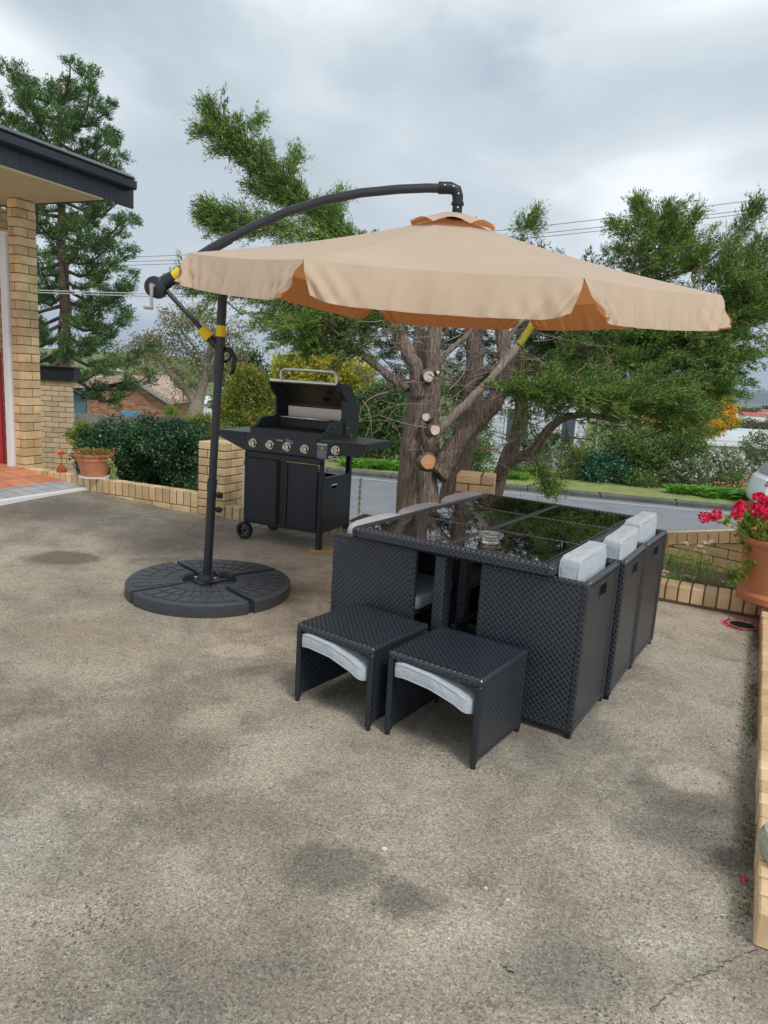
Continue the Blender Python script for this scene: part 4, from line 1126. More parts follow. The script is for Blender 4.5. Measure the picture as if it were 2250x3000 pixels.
# timber block under the leg
b = MB(); b.box((-.455, 5.485, .010), (.23, .12, .019), .002, rotz(R(12))); o = b.build('timber_block', M_timber); tag(o, 'flat pale timber offcut under the right leg of the barbecue', 'board')
# ---------------------------------------------------------------- pots
def pot_lathe(mb, prof, n=40): mb.lathe(prof, n, close=False)
sp = np.array([-3.02, 7.30])
sp = WALL0 + WDIR * .93 + np.array([WDIR[1], WDIR[0]]) * .0 + np.array([-WDIR[1], WDIR[0]]) * .06
pot = thing('plant_pot', 'small terracotta pot of succulents on the low brick wall near the porch', 'plant pot', (sp[0], sp[1], .20))
b = MB(); pot_lathe(b, [(.001, .012), (.115, .012), (.125, .02), (.165, .17), (.172, .175), (.174, .215), (.188, .222), (.192, .245), (.180, .245), (.168, .235), (.160, .20), (.001, .20)]); b.build('pot', M_terra, pot, smooth='auto')
b = MB(); pot_lathe(b, [(.001, 0), (.148, 0), (.150, .012), (.138, .014), (.001, .012)]); b.build('saucer', M_white, pot, smooth='auto')
M_succ = leafmat('succulent', (.20, .28, .06), (.42, .26, .08), (.45, .10, .04), scale=14, trans=.2, rough=.4)
n = 230; C = np.stack([rng.normal(0, .085, n), rng.normal(0, .085, n), np.full(n, .215)], 1); C = C[np.hypot(C[:, 0], C[:, 1]) < .17]
V = twigs(C, np.concatenate([C[:, :2] * 5, np.ones((len(C), 1))], 1), .05, 9, .026, .016, .8, True)
o = fast_mesh('succulents', V + [*pot.location], 4, M_succ, pot)
M_trail = leafmat('trailing_leaves', (.42, .52, .20), (.50, .58, .26), scale=14, trans=.3, rough=.45)
Cs = []; 
for t in np.linspace(0, 1, 60): Cs.append([.175 + .10 * t ** .8 + .02 * math.sin(6 * t), -.09 - .04 * t, .20 - .24 * t])
Cs = np.repeat(np.array(Cs), 9, 0) + rng.normal(0, .011, (540, 3)); V = leaves(Cs, rng.normal(size=Cs.shape) + [0, 0, -.6], .026, .015, True)
fast_mesh('trailing_stem', V + [*pot.location], 4, M_trail, pot)
# little orange flower ornament on the wall
fp = WALL0 + WDIR * .47 + np.array([-WDIR[1], WDIR[0]]) * .07
orn = thing('garden_ornament', 'rusty orange metal flower ornament on the low wall beside the brick house', 'ornament', (fp[0], fp[1], .20))
M_rust = mat('rusty_orange', (.42, .09, .02), .7, c2=(.26, .06, .02), scale=30); M_orange = mat('orange_petals', (.80, .16, .02), .6)
b = MB(); b.lathe([(.052, 0), (.048, .03), (.028, .07), (.004, .085)], 12); b.build('base', M_rust, orn, smooth='auto')
b = MB(); b.tube([(0, 0, .07), (.004, 0, .12), (-.002, 0, .20)], .005, 6); b.build('stem', M_rust, orn)
C = np.repeat([[0, 0, .198]], 16, 0); a = np.linspace(0, 2 * PI, 17)[:16]; D = np.stack([np.cos(a), np.sin(a), rng.uniform(.0, .6, 16)], 1)
fast_mesh('petals', leaves(C, D, .062, .036, True) + [*orn.location], 4, M_orange, orn)

# big geranium pot
bp_ = np.array([2.565, 4.44]); bpz = .125
gp_ = thing('plant_pot', 'large clay coloured pot of red geraniums on the wall corner at right edge', 'plant pot', (bp_[0], bp_[1], bpz))
pot_lathe(b := MB(), [(.001, .0), (.225, .0), (.247, .012), (.250, .050), (.238, .066), (.232, .072), (.252, .34), (.262, .375), (.264, .38), (.286, .384), (.291, .400), (.286, .416), (.270, .416), (.262, .40), (.252, .37), (.001, .365)], 64)
b.build('pot', M_terra2, gp_, smooth='auto')
M_ger = leafmat('geranium_leaves', (.16, .34, .05), (.36, .46, .08), (.50, .30, .07), scale=8, trans=.3)
M_pink = leafmat('geranium_petals', (.85, .02, .12), (.75, .01, .05), (.95, .06, .22), scale=20, trans=.25, rough=.5)
n = 900; C = np.stack([rng.normal(0, .14, n), rng.normal(0, .14, n), rng.uniform(.36, .52, n)], 1); C = C[np.hypot(C[:, 0], C[:, 1]) < .27]
V = twigs(C, C * [2, 2, 0] + [0, 0, .4], .06, 7, .030, .030, .9, True)
V = np.concatenate([V, twigs(np.array([[-.25, -.03, .36], [-.26, -.07, .28], [-.27, -.06, .2]]) + .0, np.array([[-.3, 0, -1.]] * 3), .05, 40, .028, .028, .9, True)])
fast_mesh('foliage', V + [*gp_.location], 4, M_ger, gp_)
gl = np.array(gp_.location)
heads = []
for (x, y, dy) in ((1545, 1113, -.10), (1522, 1117, -.12), (1600, 1093, -.06), (1592, 1108, -.1), (1640, 1076, .02), (1655, 1080, .0), (1640, 1104, -.05), (1658, 1108, -.12), (1628, 1100, .05), (1650, 1095, .1)):
    heads.append(PX(x, y, 4.42 + dy) - gl)
heads += [np.array([random.uniform(.02, .3), random.uniform(-.25, .25), random.uniform(.52, .66)]) for _ in range(9)]
for h in heads:
    b = MB(); root = np.array([h[0] * .35, h[1] * .35, .36]) if h[0] > -.4 else np.array([-.2, -.05, .36])
    b.tube([root, (root + h) / 2 + [0, 0, .03], h], .003, 5); st_ = b.build('flower_stem', M_ger, gp_)
    n = 70; D = inball(n); C = h + D * .028 - 0
    V = leaves(C, D + rng.normal(size=(n, 3)) * .3, .022, .020, True)
    fast_mesh('petals', V + [*gp_.location], 4, M_pink, gp_)
# leaf on the stray stem
fast_mesh('stray_leaf', twigs(np.repeat([PX(1562, 1120, 4.33)], 3, 0), np.array([[1., 0, -.2]] * 3), .04, 8, .03, .03, .8, True), 4, M_ger, gp_)

# drain grate and petals
dg_ = thing('drain_grate', 'round black drain grate ringed with fallen pink petals', 'drain', (2.275, 4.278, 0))
b = MB(); b.lathe([(.001, .003), (.072, .003), (.086, .004), (.088, .009), (.076, .010), (.070, .005)], 30, close=False); b.build('ring', mat('drain_ring', (.22, .20, .18), .6), dg_, smooth='auto')
b = MB()
for i in range(-5, 6):
    L_ = 2 * math.sqrt(.07 ** 2 - (i * .0125) ** 2); b.box((i * .0125, 0, .007), (.006, L_, .004))
b.lathe([(.001, .004), (.07, .004)], 24, close=False); b.build('grate', M_black, dg_)
n = 150; a = rng.uniform(0, 2 * PI, n); r = .095 + np.abs(rng.normal(0, .012, n))
C = np.stack([2.275 + r * np.cos(a), 4.278 + r * np.sin(a), np.full(n, .006)], 1)
o = fast_mesh('fallen_petals', leaves(C, np.stack([rng.normal(size=n), rng.normal(size=n), np.full(n, .05)], 1), .018, .014, True), 4, M_pink); tag(o, kind='stuff', label='pink petals scattered round the drain grate', cat='petals')
M_pet = mat('white_petal', (.72, .70, .64), .7)
def flake(x, y, r, m, name, lb, ct, seed):
    rr = np.random.default_rng(seed); k = 9
    P = [(x + r * (1 + .25 * rr.normal()) * math.cos(2 * PI * i / k), y + .8 * r * (1 + .2 * rr.normal()) * math.sin(2 * PI * i / k)) for i in range(k)]
    b = MB(); b.prism(P, .001, .004); tag(b.build(name, m), lb, ct)
flake(.063, 1.925, .009, M_pet, 'pale_pebble', 'larger white pebble in the middle of the empty concrete', 'pebble', 1)
flake(.351, 1.782, .005, M_pet, 'pale_pebble', 'tiny white pebble on the concrete below the right stool', 'pebble', 2)
flake(.405, 1.741, .005, M_pet, 'pale_pebble', 'tiny elongated white pebble nearest the bottom of the picture', 'pebble', 3)
n = 9; C = np.repeat([[1.125, 1.884, .004]], n, 0) + rng.normal(0, .006, (n, 3)) * [1, 1, .1]
o = fast_mesh('fallen_blossom', leaves(C, np.stack([rng.normal(size=n), rng.normal(size=n), np.full(n, .25)], 1), .014, .010, True), 4, M_pink); tag(o, 'single pink blossom fallen on the concrete near the right wall', 'blossom')
# crack lines in the slab
M_crack = mat('crack_dirt', (.06, .05, .04), .95)
def crack(pts, wd, name='slab_crack'):
    b = MB(); P = []
    for i in range(len(pts) - 1):
        a, c_ = np.array(pts[i]), np.array(pts[i + 1])
        for t in np.linspace(0, 1, 9)[:-1]: P.append(a + (c_ - a) * t + rng.normal(0, .003, 2))
    P = np.array(P); g = [[(p[0], p[1] - w_, .0035), (p[0], p[1] + w_, .0035)] for p, w_ in zip(P, wd * rng.uniform(.3, 1, len(P)))]
    b.sheet(np.array(g)); b.build(name, M_crack, kind='structure')
gpt = lambda x, y: PX(x, y, 1)  # direction only
def gnd(x, y):
    d = PX(x, y, 1.) - [0, 0, CAM_H]; t = -CAM_H / d[2]; return (d * t)[:2]
crack([gnd(1640, 2052), gnd(1600, 2062), gnd(1572, 2082), gnd(1545, 2098), gnd(1515, 2110), gnd(1470, 2130), gnd(1440, 2150), gnd(1405, 2190)], .0016)
crack([gnd(1085, 2088), gnd(1100, 2098), gnd(1112, 2108)], .003)
# flat stone on the right wall
b = MB(); rr = np.random.default_rng(4); P = []
for i in range(16):
    a = 2 * PI * i / 16; P.append((1.245 + .125 * math.cos(a) * (1 + .07 * rr.normal()), 1.83 + .10 * math.sin(a) * (1 + .07 * rr.normal())))
c0 = np.mean(P, 0)
P = [tuple(p) for p in P]
vs = [(p[0], p[1], .150) for p in P] + [(c0[0] + (p[0] - c0[0]) * .88, c0[1] + (p[1] - c0[1]) * .88, .182) for p in P] + [(c0[0] + (p[0] - c0[0]) * .9, c0[1] + (p[1] - c0[1]) * .9, .107) for p in P]
fs = [[i, (i + 1) % 16, 16 + (i + 1) % 16, 16 + i] for i in range(16)] + [[32 + i, 32 + (i + 1) % 16, (i + 1) % 16, i] for i in range(16)] + [list(range(16, 32)), list(range(32, 48))[::-1]]
b.add(vs, fs); o = b.build('flat_stone', mat('lichen_stone', (.30, .31, .24), .9, c2=(.50, .48, .38), scale=18, bump=.8, bscale=30, bdist=.02)); tag(o, 'weathered grey green stone slab lying on the right boundary wall', 'stone')
# weeds along the right wall foot
n = 260; t = rng.uniform(0.1, 3.0, n); t = t[(np.sin(t * 5) > -.2)]; n = len(t)
C = np.stack([RW0[0] + RWD[0] * t - .012, RW0[1] + RWD[1] * t + .006, np.full(n, .002)], 1)
o = fast_mesh('moss_and_weeds', twigs(C, np.stack([rng.normal(-.3, .6, n), rng.normal(0, .6, n), np.full(n, .7)], 1), .02, 5, .025, .005, .9), 3, leafmat('weeds', (.10, .16, .04), (.22, .20, .09), scale=9)); tag(o, 'thin weeds and moss along the foot of the right wall', 'weeds', kind='stuff')

nd = 170; tq = rng.uniform(.0, 3.1, nd); oq = np.abs(rng.normal(0, .05, nd)) + .008
Cq = np.stack([RW0[0] + RWD[0] * tq - RWD[1] * oq, RW0[1] + RWD[1] * tq + RWD[0] * oq, np.full(nd, .003)], 1)
Cq = np.concatenate([Cq, np.stack([rng.uniform(-1.5, 2.2, 60), rng.uniform(1.4, 4.5, 60), np.full(60, .003)], 1)])
Cq = np.concatenate([Cq, np.array([WALL0[0] + WDIR[0] * 1.2, WALL0[1] + WDIR[1] * 1.2, .03]) + np.stack([WDIR[0] * (u_ := rng.uniform(0, 3, 60)), WDIR[1] * u_ - .04 - np.abs(rng.normal(0, .03, 60)), np.zeros(60)], 1)])
o = fast_mesh('leaf_litter', leaves(Cq, np.stack([rng.normal(size=len(Cq)), rng.normal(size=len(Cq)), np.full(len(Cq), .12)], 1), .014, .007, True), 4, mat('dry_leaf', (.12, .08, .04), .9, c2=(.25, .19, .10), scale=20)); tag(o, 'tiny dry leaves and grit scattered over the concrete', 'leaf litter', kind='stuff')
# ---------------------------------------------------------------- flower bed plants
def bed_plant(name, label, px, py, Y, h, nf, fcol, spread=.10, leafc=((.22, .38, .10), (.38, .50, .16)), blade=False, group='flowering plants in the bed'):
    c = PX(px, py, Y); c[2] = .03
    t = thing(name, label, 'flower', tuple(c), 0, group)
    n = 60; C = np.stack([rng.normal(0, spread * .6, n), rng.normal(0, spread * .6, n), rng.uniform(0, h * .6, n)], 1)
    V = twigs(C, C * [1.5, 1.5, 0] + [0, 0, .25], h * .4, 9, .05 if blade else .032, .008 if blade else .009, .5)
    fast_mesh('leaves', V + [*t.location], 3, leafmat(name + '_leaf', *leafc, scale=9), t)
    for i in range(nf):
        a = random.uniform(0, 2 * PI); r = random.uniform(.3, 1) * spread * 1.4
        hd = np.array([r * math.cos(a), r * math.sin(a), h * random.uniform(.75, 1.15)])
        b = MB(); b.tube([(hd[0] * .2, hd[1] * .2, 0), hd * [.7, .7, .6], hd], .0022, 5); b.build('stem', M_ger, t)
        m = 26; aa = rng.uniform(0, 2 * PI, m); D = np.stack([np.cos(aa), np.sin(aa), rng.uniform(.1, .7, m)], 1)
        fast_mesh('petals', leaves(np.repeat([hd], m, 0), D, .034, .016, True) + [*t.location], 4, fcol, t)
M_peach = leafmat('peach_petals', (.80, .66, .50), (.85, .75, .66), (.85, .45, .30), scale=30, trans=.3)
M_orf = leafmat('orange_flower', (.75, .28, .03), (.8, .35, .05), scale=30)
M_pkf = leafmat('faded_pink_flower', (.72, .40, .38), (.75, .6, .55), scale=30)
bed_plant('daisy_plant', 'leafy daisy plant with pale peach flowers in front of the raked brick wall', 1512, 1248, 5.05, .27, 7, M_peach, .10)
bed_plant('marigold_plant', 'bushy plant with a single orange flower beside the farthest right chair', 1441, 1240, 5.2, .22, 2, M_orf, .08, blade=True)
bed_plant('low_daisy', 'low pinkish blossoms at the left end of the flower bed', 1455, 1252, 5.0, .08, 6, M_pkf, .10)
bed_plant('seedling', 'tiny cream flowered seedling near the big clay pot', 1572, 1258, 4.85, .07, 2, M_peach, .04)
bed_plant('seedling', 'thin leggy seedling against the raked brick wall left of the clay pot', 1590, 1225, 5.1, .16, 0, M_peach, .04)

# ---------------------------------------------------------------- trees
def limb(pts, r0, r1, n=12, lob=.0, wob=.0, seed=0, m=5):
    pts = np.array(pts, float); out = []; rs = []
    k = len(pts)
    rr = np.random.default_rng(seed)
    # catmull-rom
    for i in range(k - 1):
        p0 = pts[max(i - 1, 0)]; p1 = pts[i]; p2 = pts[i + 1]; p3 = pts[min(i + 2, k - 1)]
        for t in np.linspace(0, 1, m, endpoint=(i == k - 2)):
            out.append(.5 * (2 * p1 + (p2 - p0) * t + (2 * p0 - 5 * p1 + 4 * p2 - p3) * t * t + (3 * p1 - 3 * p2 + p3 - p0) * t ** 3))
    out = np.array(out); out[1:-1] += rr.normal(0, wob, (len(out) - 2, 3)) if wob else 0
    rs = np.linspace(r0, r1, len(out)) * (1 + (rr.normal(0, .04, len(out)) if lob else 0))
    return out, rs
TY = 8.0
cyp = thing('cypress_tree', 'many stemmed cypress with sawn off limbs and shaggy green foliage behind the table', 'tree', (.55, TY, -.45))
def L3(l, Y=None):  # (x,y) or (x,y,Y)
    return [PX(q[0], q[1], q[2] if len(q) > 2 else (Y or TY)) for q in l]
def stem(name, l, w0, w1, Y=TY, m=M_bark, lob=.09, seed=0, n=18, parent=None):
    P, r = limb(L3(l, Y), w0 * Y / 1545 * .52, w1 * Y / 1545 * .52, lob=lob, seed=seed, wob=.006)
    b = MB(); b.tube(P, r, n, lobes=lob, seed=seed); o = b.build(name, m, parent or cyp, smooth=True, world=True); return o, P
stem('trunk', [(908, 1215), (905, 1120), (910, 1010), (910, 930), (912, 860)], 92, 60, 8.05, seed=1, n=28, lob=.12)
stem('trunk', [(885, 1200), (882, 1080), (892, 960), (905, 880), (917, 830)], 52, 36, 7.9, seed=2)
stem('stem', [(925, 980), (927, 900), (932, 813), (938, 720), (944, 600), (948, 480)], 46, 20, 8.0, seed=3)
stem('stem', [(905, 860), (898, 800), (870, 742), (848, 689), (828, 630), (800, 560), (780, 500)], 34, 16, 7.85, seed=4)
stem('stem', [(905, 900, 8.2), (905, 780, 8.25), (907, 673, 8.3), (905, 560, 8.4)], 30, 20, 8.2, seed=5, m=M_bark2)
stem('stem', [(945, 1025), (975, 975), (1012, 932), (1050, 890), (1076, 850), (1092, 780), (1086, 720), (1075, 650), (1080, 560)], 44, 22, 7.9, seed=6)
stem('sawn_limb', [(938, 945), (960, 918), (1022, 857), (1072, 806), (1105, 765), (1135, 725), (1152, 697)], 20, 14, 7.6, seed=7, m=M_bark2, lob=.05)
stem('stem', [(962, 1190, 8.7), (975, 1062, 8.7), (1004, 985, 8.7), (1018, 880, 8.7), (1022, 770, 8.7), (1027, 660, 8.7), (1032, 540, 8.7)], 50, 26, 8.7, seed=8)
stem('stem', [(1065, 1080, 9.0), (1090, 1005, 9.0), (1117, 940, 9.0), (1125, 870, 9.0), (1120, 780, 9.0), (1135, 650, 9.0)], 32, 22, 9, seed=9)
stem('limb', [(1075, 1030, 8.6), (1105, 997, 8.4), (1150, 972, 8.2), (1190, 920, 8.0), (1225, 900, 7.8), (1270, 895, 7.6), (1340, 910, 7.4)], 26, 9, 8.2, seed=10, lob=.05)
stem('limb', [(885, 840), (862, 826), (836, 808), (800, 780), (760, 750), (715, 720), (670, 690)], 22, 8, 7.9, seed=11, lob=.05)
stem('limb', [(1016, 850, 8.6), (1060, 800, 8.3), (1110, 830, 8), (1200, 850, 7.8), (1300, 868, 7.6), (1420, 880, 7.5)], 16, 8, 8, seed=12, lob=.05)
stem('limb', [(1120, 870, 9), (1190, 780, 8.8), (1290, 740, 8.6), (1400, 720, 8.5), (1500, 690, 8.5)], 18, 8, 8.6, seed=13, lob=.05)
stem('limb', [(1120, 800, 9), (1220, 700, 8.8), (1330, 620, 8.6), (1420, 540, 8.5), (1450, 500, 8.5)], 16, 3, 8.6, seed=14, lob=.05)
stem('limb', [(1330, 640, 8.6), (1440, 600, 8.5), (1540, 555, 8.4), (1590, 500, 8.4), (1615, 470, 8.4)], 10, 2, 8.5, seed=15, lob=.05)
stem('limb', [(820, 600), (780, 540), (725, 495), (660, 455), (590, 400), (535, 330), (485, 275), (470, 262)], 18, 2, 7.8, seed=16, lob=.05)
stem('limb', [(830, 640), (760, 590), (700, 520), (640, 500), (560, 475), (480, 460)], 16, 4, 7.8, seed=17, lob=.05)
stem('limb', [(848, 689), (780, 650), (700, 640), (600, 640), (520, 625), (450, 610)], 14, 4, 7.6, seed=18, lob=.05)
stem('limb', [(1190, 920, 8.0), (1150, 980, 7.8), (1170, 1010, 7.6), (1190, 1050, 7.6)], 6, 3, 7.8, seed=19, lob=.0)
stem('limb', [(930, 820), (960, 770), (1010, 720), (1040, 690), (1060, 650)], 13, 8, 8.2, seed=20, m=M_bark2, lob=.0)
stem('limb', [(1080, 770), (1120, 700), (1170, 690), (1230, 680)], 12, 6, 8.2, seed=21, m=M_bark2, lob=.0)
# sawn ends
def cutend(x, y, Y, rx, dirx, m, lng=.10, yz=1.0):
    p = PX(x, y, Y); d = np.array(dirx, float); d /= np.linalg.norm(d); r = rx * Y / 1545
    b = MB(); b.tube([p - d * lng, p - d * lng * .4, p], [r * 1.35, r * 1.08, r], 18, lobes=.06, seed=int(x)); st_ = b.build('limb_stub', M_bark, cyp, smooth=True, world=True)
    b = MB(); b.tube([p - d * .002, p + d * .004], [r * .93, r * .9], 18, lobes=.05, seed=int(x))
    e = b.build('cut_face', m, st_, world=False)
    for v in e.data.vertices: v.co = v.co - Vector(cyp.location)
cutend(926, 813, 7.72, 12.5, (.2, -1, -.05), M_cut); cutend(946, 804, 7.85, 4, (.3, -1, .2), M_cut)
cutend(920, 901, 7.62, 9, (-.3, -1, .2), M_cut); cutend(940, 929, 7.50, 11.5, (.2, -1, .1), M_cut, .2)
cutend(925, 998, 7.52, 17, (.15, -1, .1), M_cuto, .10)
p = PX(1154, 693, 7.6); b = MB(); b.tube([p - np.array([.004, 0, .006]), p + np.array([.012, 0, .018])], .034, 16); b.build('cut_face', M_cut, cyp, world=True)
M_lich = mat('yellow_lichen', (.42, .38, .03), .9, c2=(.30, .26, .05), scale=25, bump=.8)
P, r = limb(L3([(1120, 745), (1135, 725), (1150, 700)], 7.59), .040, .037); b = MB(); b.tube(P, r, 14); b.build('lichen', M_lich, cyp, smooth=True, world=True)
# dead inner twigs
b = MB(); rr = np.random.default_rng(5)
for i in range(400):
    x = rr.choice([rr.uniform(850, 1130), rr.uniform(1050, 1330), rr.uniform(700, 900)], p=[.5, .33, .17]); y = (rr.uniform(600, 880) if x < 880 else rr.uniform(600, 1000)) if x < 1150 else rr.uniform(690, 960)
    Yc = rr.uniform(7.5, 9.3); q = PX(x, y, Yc); d = rr.normal(size=3) * [1, .7, .45] + [.0, 0, .1]; d /= np.linalg.norm(d); ln = rr.uniform(.2, .75)
    pts = [q]; 
    for j in range(4):
        d = d + rr.normal(size=3) * .28; d /= np.linalg.norm(d); pts.append(pts[-1] + d * ln / 4)
    b.tube(pts, np.linspace(rr.uniform(.003, .009), .0015, 5), 4, cap=False)
    if rr.random() < .6:
        q2 = pts[2]; d2 = d + rr.normal(size=3) * .7; b.tube([q2, q2 + d2 * ln * .3, q2 + d2 * ln * .5 + rr.normal(size=3) * .04], [.003, .002, .001], 4, cap=False)
o = b.build('dead_twigs', M_twig, cyp, smooth=True, world=True, kind='stuff')

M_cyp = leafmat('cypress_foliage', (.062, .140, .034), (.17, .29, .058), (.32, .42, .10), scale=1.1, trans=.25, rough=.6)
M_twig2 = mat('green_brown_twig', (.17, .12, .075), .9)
M_cyp2 = leafmat('cypress_foliage_shaded', (.034, .082, .030), (.080, .15, .044), (.15, .21, .06), scale=1.3, trans=.25, rough=.6)  # darker copy of the outer foliage, crown shade painted into the leaf colour
DENS = 1.55
def blob(x, y, Y, rx, ry, n, lean=(0, 0, .2), ry3=None, k=15, ln=.040, wd=.0105, tl=.13, gap=.2, seed=0, out=1.0):
    c = PX(x, y, Y); s = Y / 1545
    n = n * DENS; u = inball(int(n)); P = c + u * [rx * s, (ry3 or rx * .6) * s, ry * s]
    if gap is not None:
        g_ = gapnoise(P, 3.2 / (s * 220), seed + x * .01); keep = g_ > gap - 1.0; P = P[keep]; u = u[keep]
    D = u * out + np.array(lean) + rng.normal(size=u.shape) * .35
    return twigs(P, D, tl, k, ln, wd, .42, spread=.014)
def plume(l, Y, r0, r1, n, k=14, ln=.040, wd=.0105, tl=.15, fwd=1.2, upb=.1):
    n = int(n * 1.35); P = np.array(L3(l, Y)); m = len(P) - 1
    t = rng.uniform(0, 1, n) ** .9 * m; i = np.minimum(t.astype(int), m - 1); f = (t - i)[:, None]
    c = P[i] * (1 - f) + P[i + 1] * f; ax = norm(P[i + 1] - P[i]); rad = (r0 + (r1 - r0) * (t / m)) * Y / 1545
    u = inball(n); u -= ax * np.sum(u * ax, 1, keepdims=True)
    C = c + u * rad[:, None] * .85
    D = ax * fwd + u * 1.1 + [0, 0, upb] + rng.normal(size=u.shape) * .3
    return twigs(C, D, tl, k, ln, wd, .40, spread=.013)
def sprays(x, y, Y, rx, ry, ns, lean=(.4, 0, .15), L0=.30, L1=.60, r0=.075, seed=0, k=11, ln=.040, wd=.0105):
    """many separate feathery sprays filling an ellipse, each with its own axis"""
    c = PX(x, y, Y); s = Y / 1545; ns = int(ns * SPN); out = []
    u = inball(ns); C = c + u * [rx * s, rx * .55 * s, ry * s]
    A = norm(np.array(lean) + u * .55 + rng.normal(size=u.shape) * [.35, .5, .22])
    Ln = rng.uniform(L0, L1, ns); m = 30
    t = rng.uniform(0, 1, (ns, m, 1)); rad = r0 * (1.15 - t) ** .8
    v = rng.normal(size=(ns, m, 3)); v -= A[:, None] * np.sum(v * A[:, None], 2, keepdims=True); v = v / (np.linalg.norm(v, axis=2, keepdims=True) + 1e-9) * rng.uniform(0, 1, (ns, m, 1)) ** .6
    v[..., 2] *= .55
    droop = np.zeros((ns, m, 3)); droop[..., 2] = -(t[..., 0] ** 2) * .06 + .05 * t[..., 0]
    P = C[:, None] + A[:, None] * (t - .4) * Ln[:, None, None] + v * rad + droop
    D = A[:, None] * 1.0 + v * .9 + rng.normal(size=v.shape) * .2
    for a_, l_ in zip(C, zip(A, Ln)): SPA.append((a_, l_[0], l_[1]))
    return twigs(P.reshape(-1, 3), D.reshape(-1, 3), .09, k, ln, wd, .38, spread=.010)
SPA = []; SPN = 1.0
F = []; F2 = []
for q in ((740, 500, 30, 20, 9), (695, 475, 28, 20, 9), (655, 445, 28, 20, 9), (620, 415, 28, 20, 9), (590, 385, 28, 20, 9), (560, 352, 28, 18, 8), (530, 322, 26, 16, 7), (500, 296, 22, 14, 6), (475, 275, 14, 12, 4)):
    F.append(sprays(q[0], q[1], 7.8, q[2], q[3], q[4], lean=(-.75, -.05, .65), L0=.28, L1=.48, r0=.06))
F.append(plume([(770, 515), (700, 480), (640, 435), (590, 385), (540, 330), (490, 285), (458, 262)], 7.8, 26, 10, 260))
F.append(plume([(655, 440), (600, 420), (545, 400)], 7.8, 26, 12, 160)); F.append(plume([(560, 350), (520, 330), (470, 320)], 7.8, 20, 10, 120))
F.append(plume([(600, 390), (630, 360), (640, 340)], 7.8, 14, 8, 60)); F.append(plume([(500, 290), (540, 270), (555, 262)], 7.8, 10, 6, 40))
F.append(plume([(690, 470), (720, 440), (735, 420)], 7.8, 14, 8, 60)); F.append(plume([(460, 270), (455, 250), (452, 236)], 7.8, 10, 5, 60)); F.append(plume([(480, 300), (450, 285), (432, 285)], 7.8, 10, 5, 60))
F.append(plume([(760, 530), (680, 505), (600, 495), (530, 475), (470, 462), (445, 455)], 7.7, 34, 16, 700))
F.append(plume([(560, 500), (500, 500), (462, 490)], 7.7, 18, 9, 130)); F.append(plume([(700, 500), (715, 475), (722, 460)], 7.7, 14, 8, 60))
# under the canopy, left
F.append(plume([(680, 650), (600, 640), (520, 625), (450, 612), (400, 600)], 7.6, 28, 14, 520, upb=-.05)); F.append(sprays(450, 622, 7.6, 50, 12, 7, lean=(-.7, 0, -.1)))
F.append(sprays(660, 680, 7.6, 90, 34, 32, lean=(-.7, -.1, -.08))); F.append(sprays(745, 700, 7.8, 105, 48, 46, lean=(-.6, -.1, -.05)))
F.append(sprays(650, 740, 7.7, 46, 18, 9, lean=(-.7, 0, -.15))); F.append(sprays(735, 752, 7.9, 70, 16, 10, lean=(-.6, 0, -.1)))
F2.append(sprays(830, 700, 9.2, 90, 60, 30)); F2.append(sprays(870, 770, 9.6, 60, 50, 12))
# behind the stems: inner mass, shade put into its leaf colour
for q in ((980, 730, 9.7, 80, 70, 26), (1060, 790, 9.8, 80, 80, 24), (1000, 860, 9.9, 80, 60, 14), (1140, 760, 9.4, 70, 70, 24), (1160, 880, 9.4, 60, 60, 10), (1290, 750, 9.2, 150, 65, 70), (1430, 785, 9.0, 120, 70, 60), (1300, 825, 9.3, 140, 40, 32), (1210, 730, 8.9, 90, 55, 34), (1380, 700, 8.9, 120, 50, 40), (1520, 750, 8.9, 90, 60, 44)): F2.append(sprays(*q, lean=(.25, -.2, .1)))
# layered pads on the right
for q in ((1330, 705, 8.4, 120, 24, 32), (1250, 712, 8.0, 80, 18, 14), (1480, 710, 8.3, 110, 30, 36), (1570, 690, 8.2, 80, 34, 30), (1610, 640, 8.2, 60, 36, 24), (1470, 770, 8.3, 110, 24, 34), (1560, 770, 8.3, 70, 30, 26), (1420, 825, 8.0, 110, 18, 26), (1530, 830, 8.2, 60, 24, 18), (1500, 862, 8.2, 60, 22, 14),
          (1220, 850, 7.5, 125, 20, 44), (1150, 838, 7.4, 60, 11, 13), (1345, 862, 7.4, 130, 24, 56), (1460, 885, 7.5, 95, 15, 28), (1400, 918, 7.8, 100, 10, 7), (1500, 935, 7.9, 40, 12, 5), (1300, 790, 8.3, 120, 16, 26), (1180, 800, 8.2, 60, 14, 10)): F.append(sprays(*q, lean=(.45, -.15, .12)))
for q in ((1215, 965, 8.2, 34, 24, 5), (1330, 925, 8.6, 90, 12, 4)): F.append(sprays(*q, lean=(.1, 0, -.45)))
F.append(plume([(1160, 990), (1172, 1020), (1190, 1050)], 7.6, 12, 14, 70, upb=-.4)); F.append(blob(1200, 1045, 7.6, 28, 14, 50, (0, 0, -.4)))
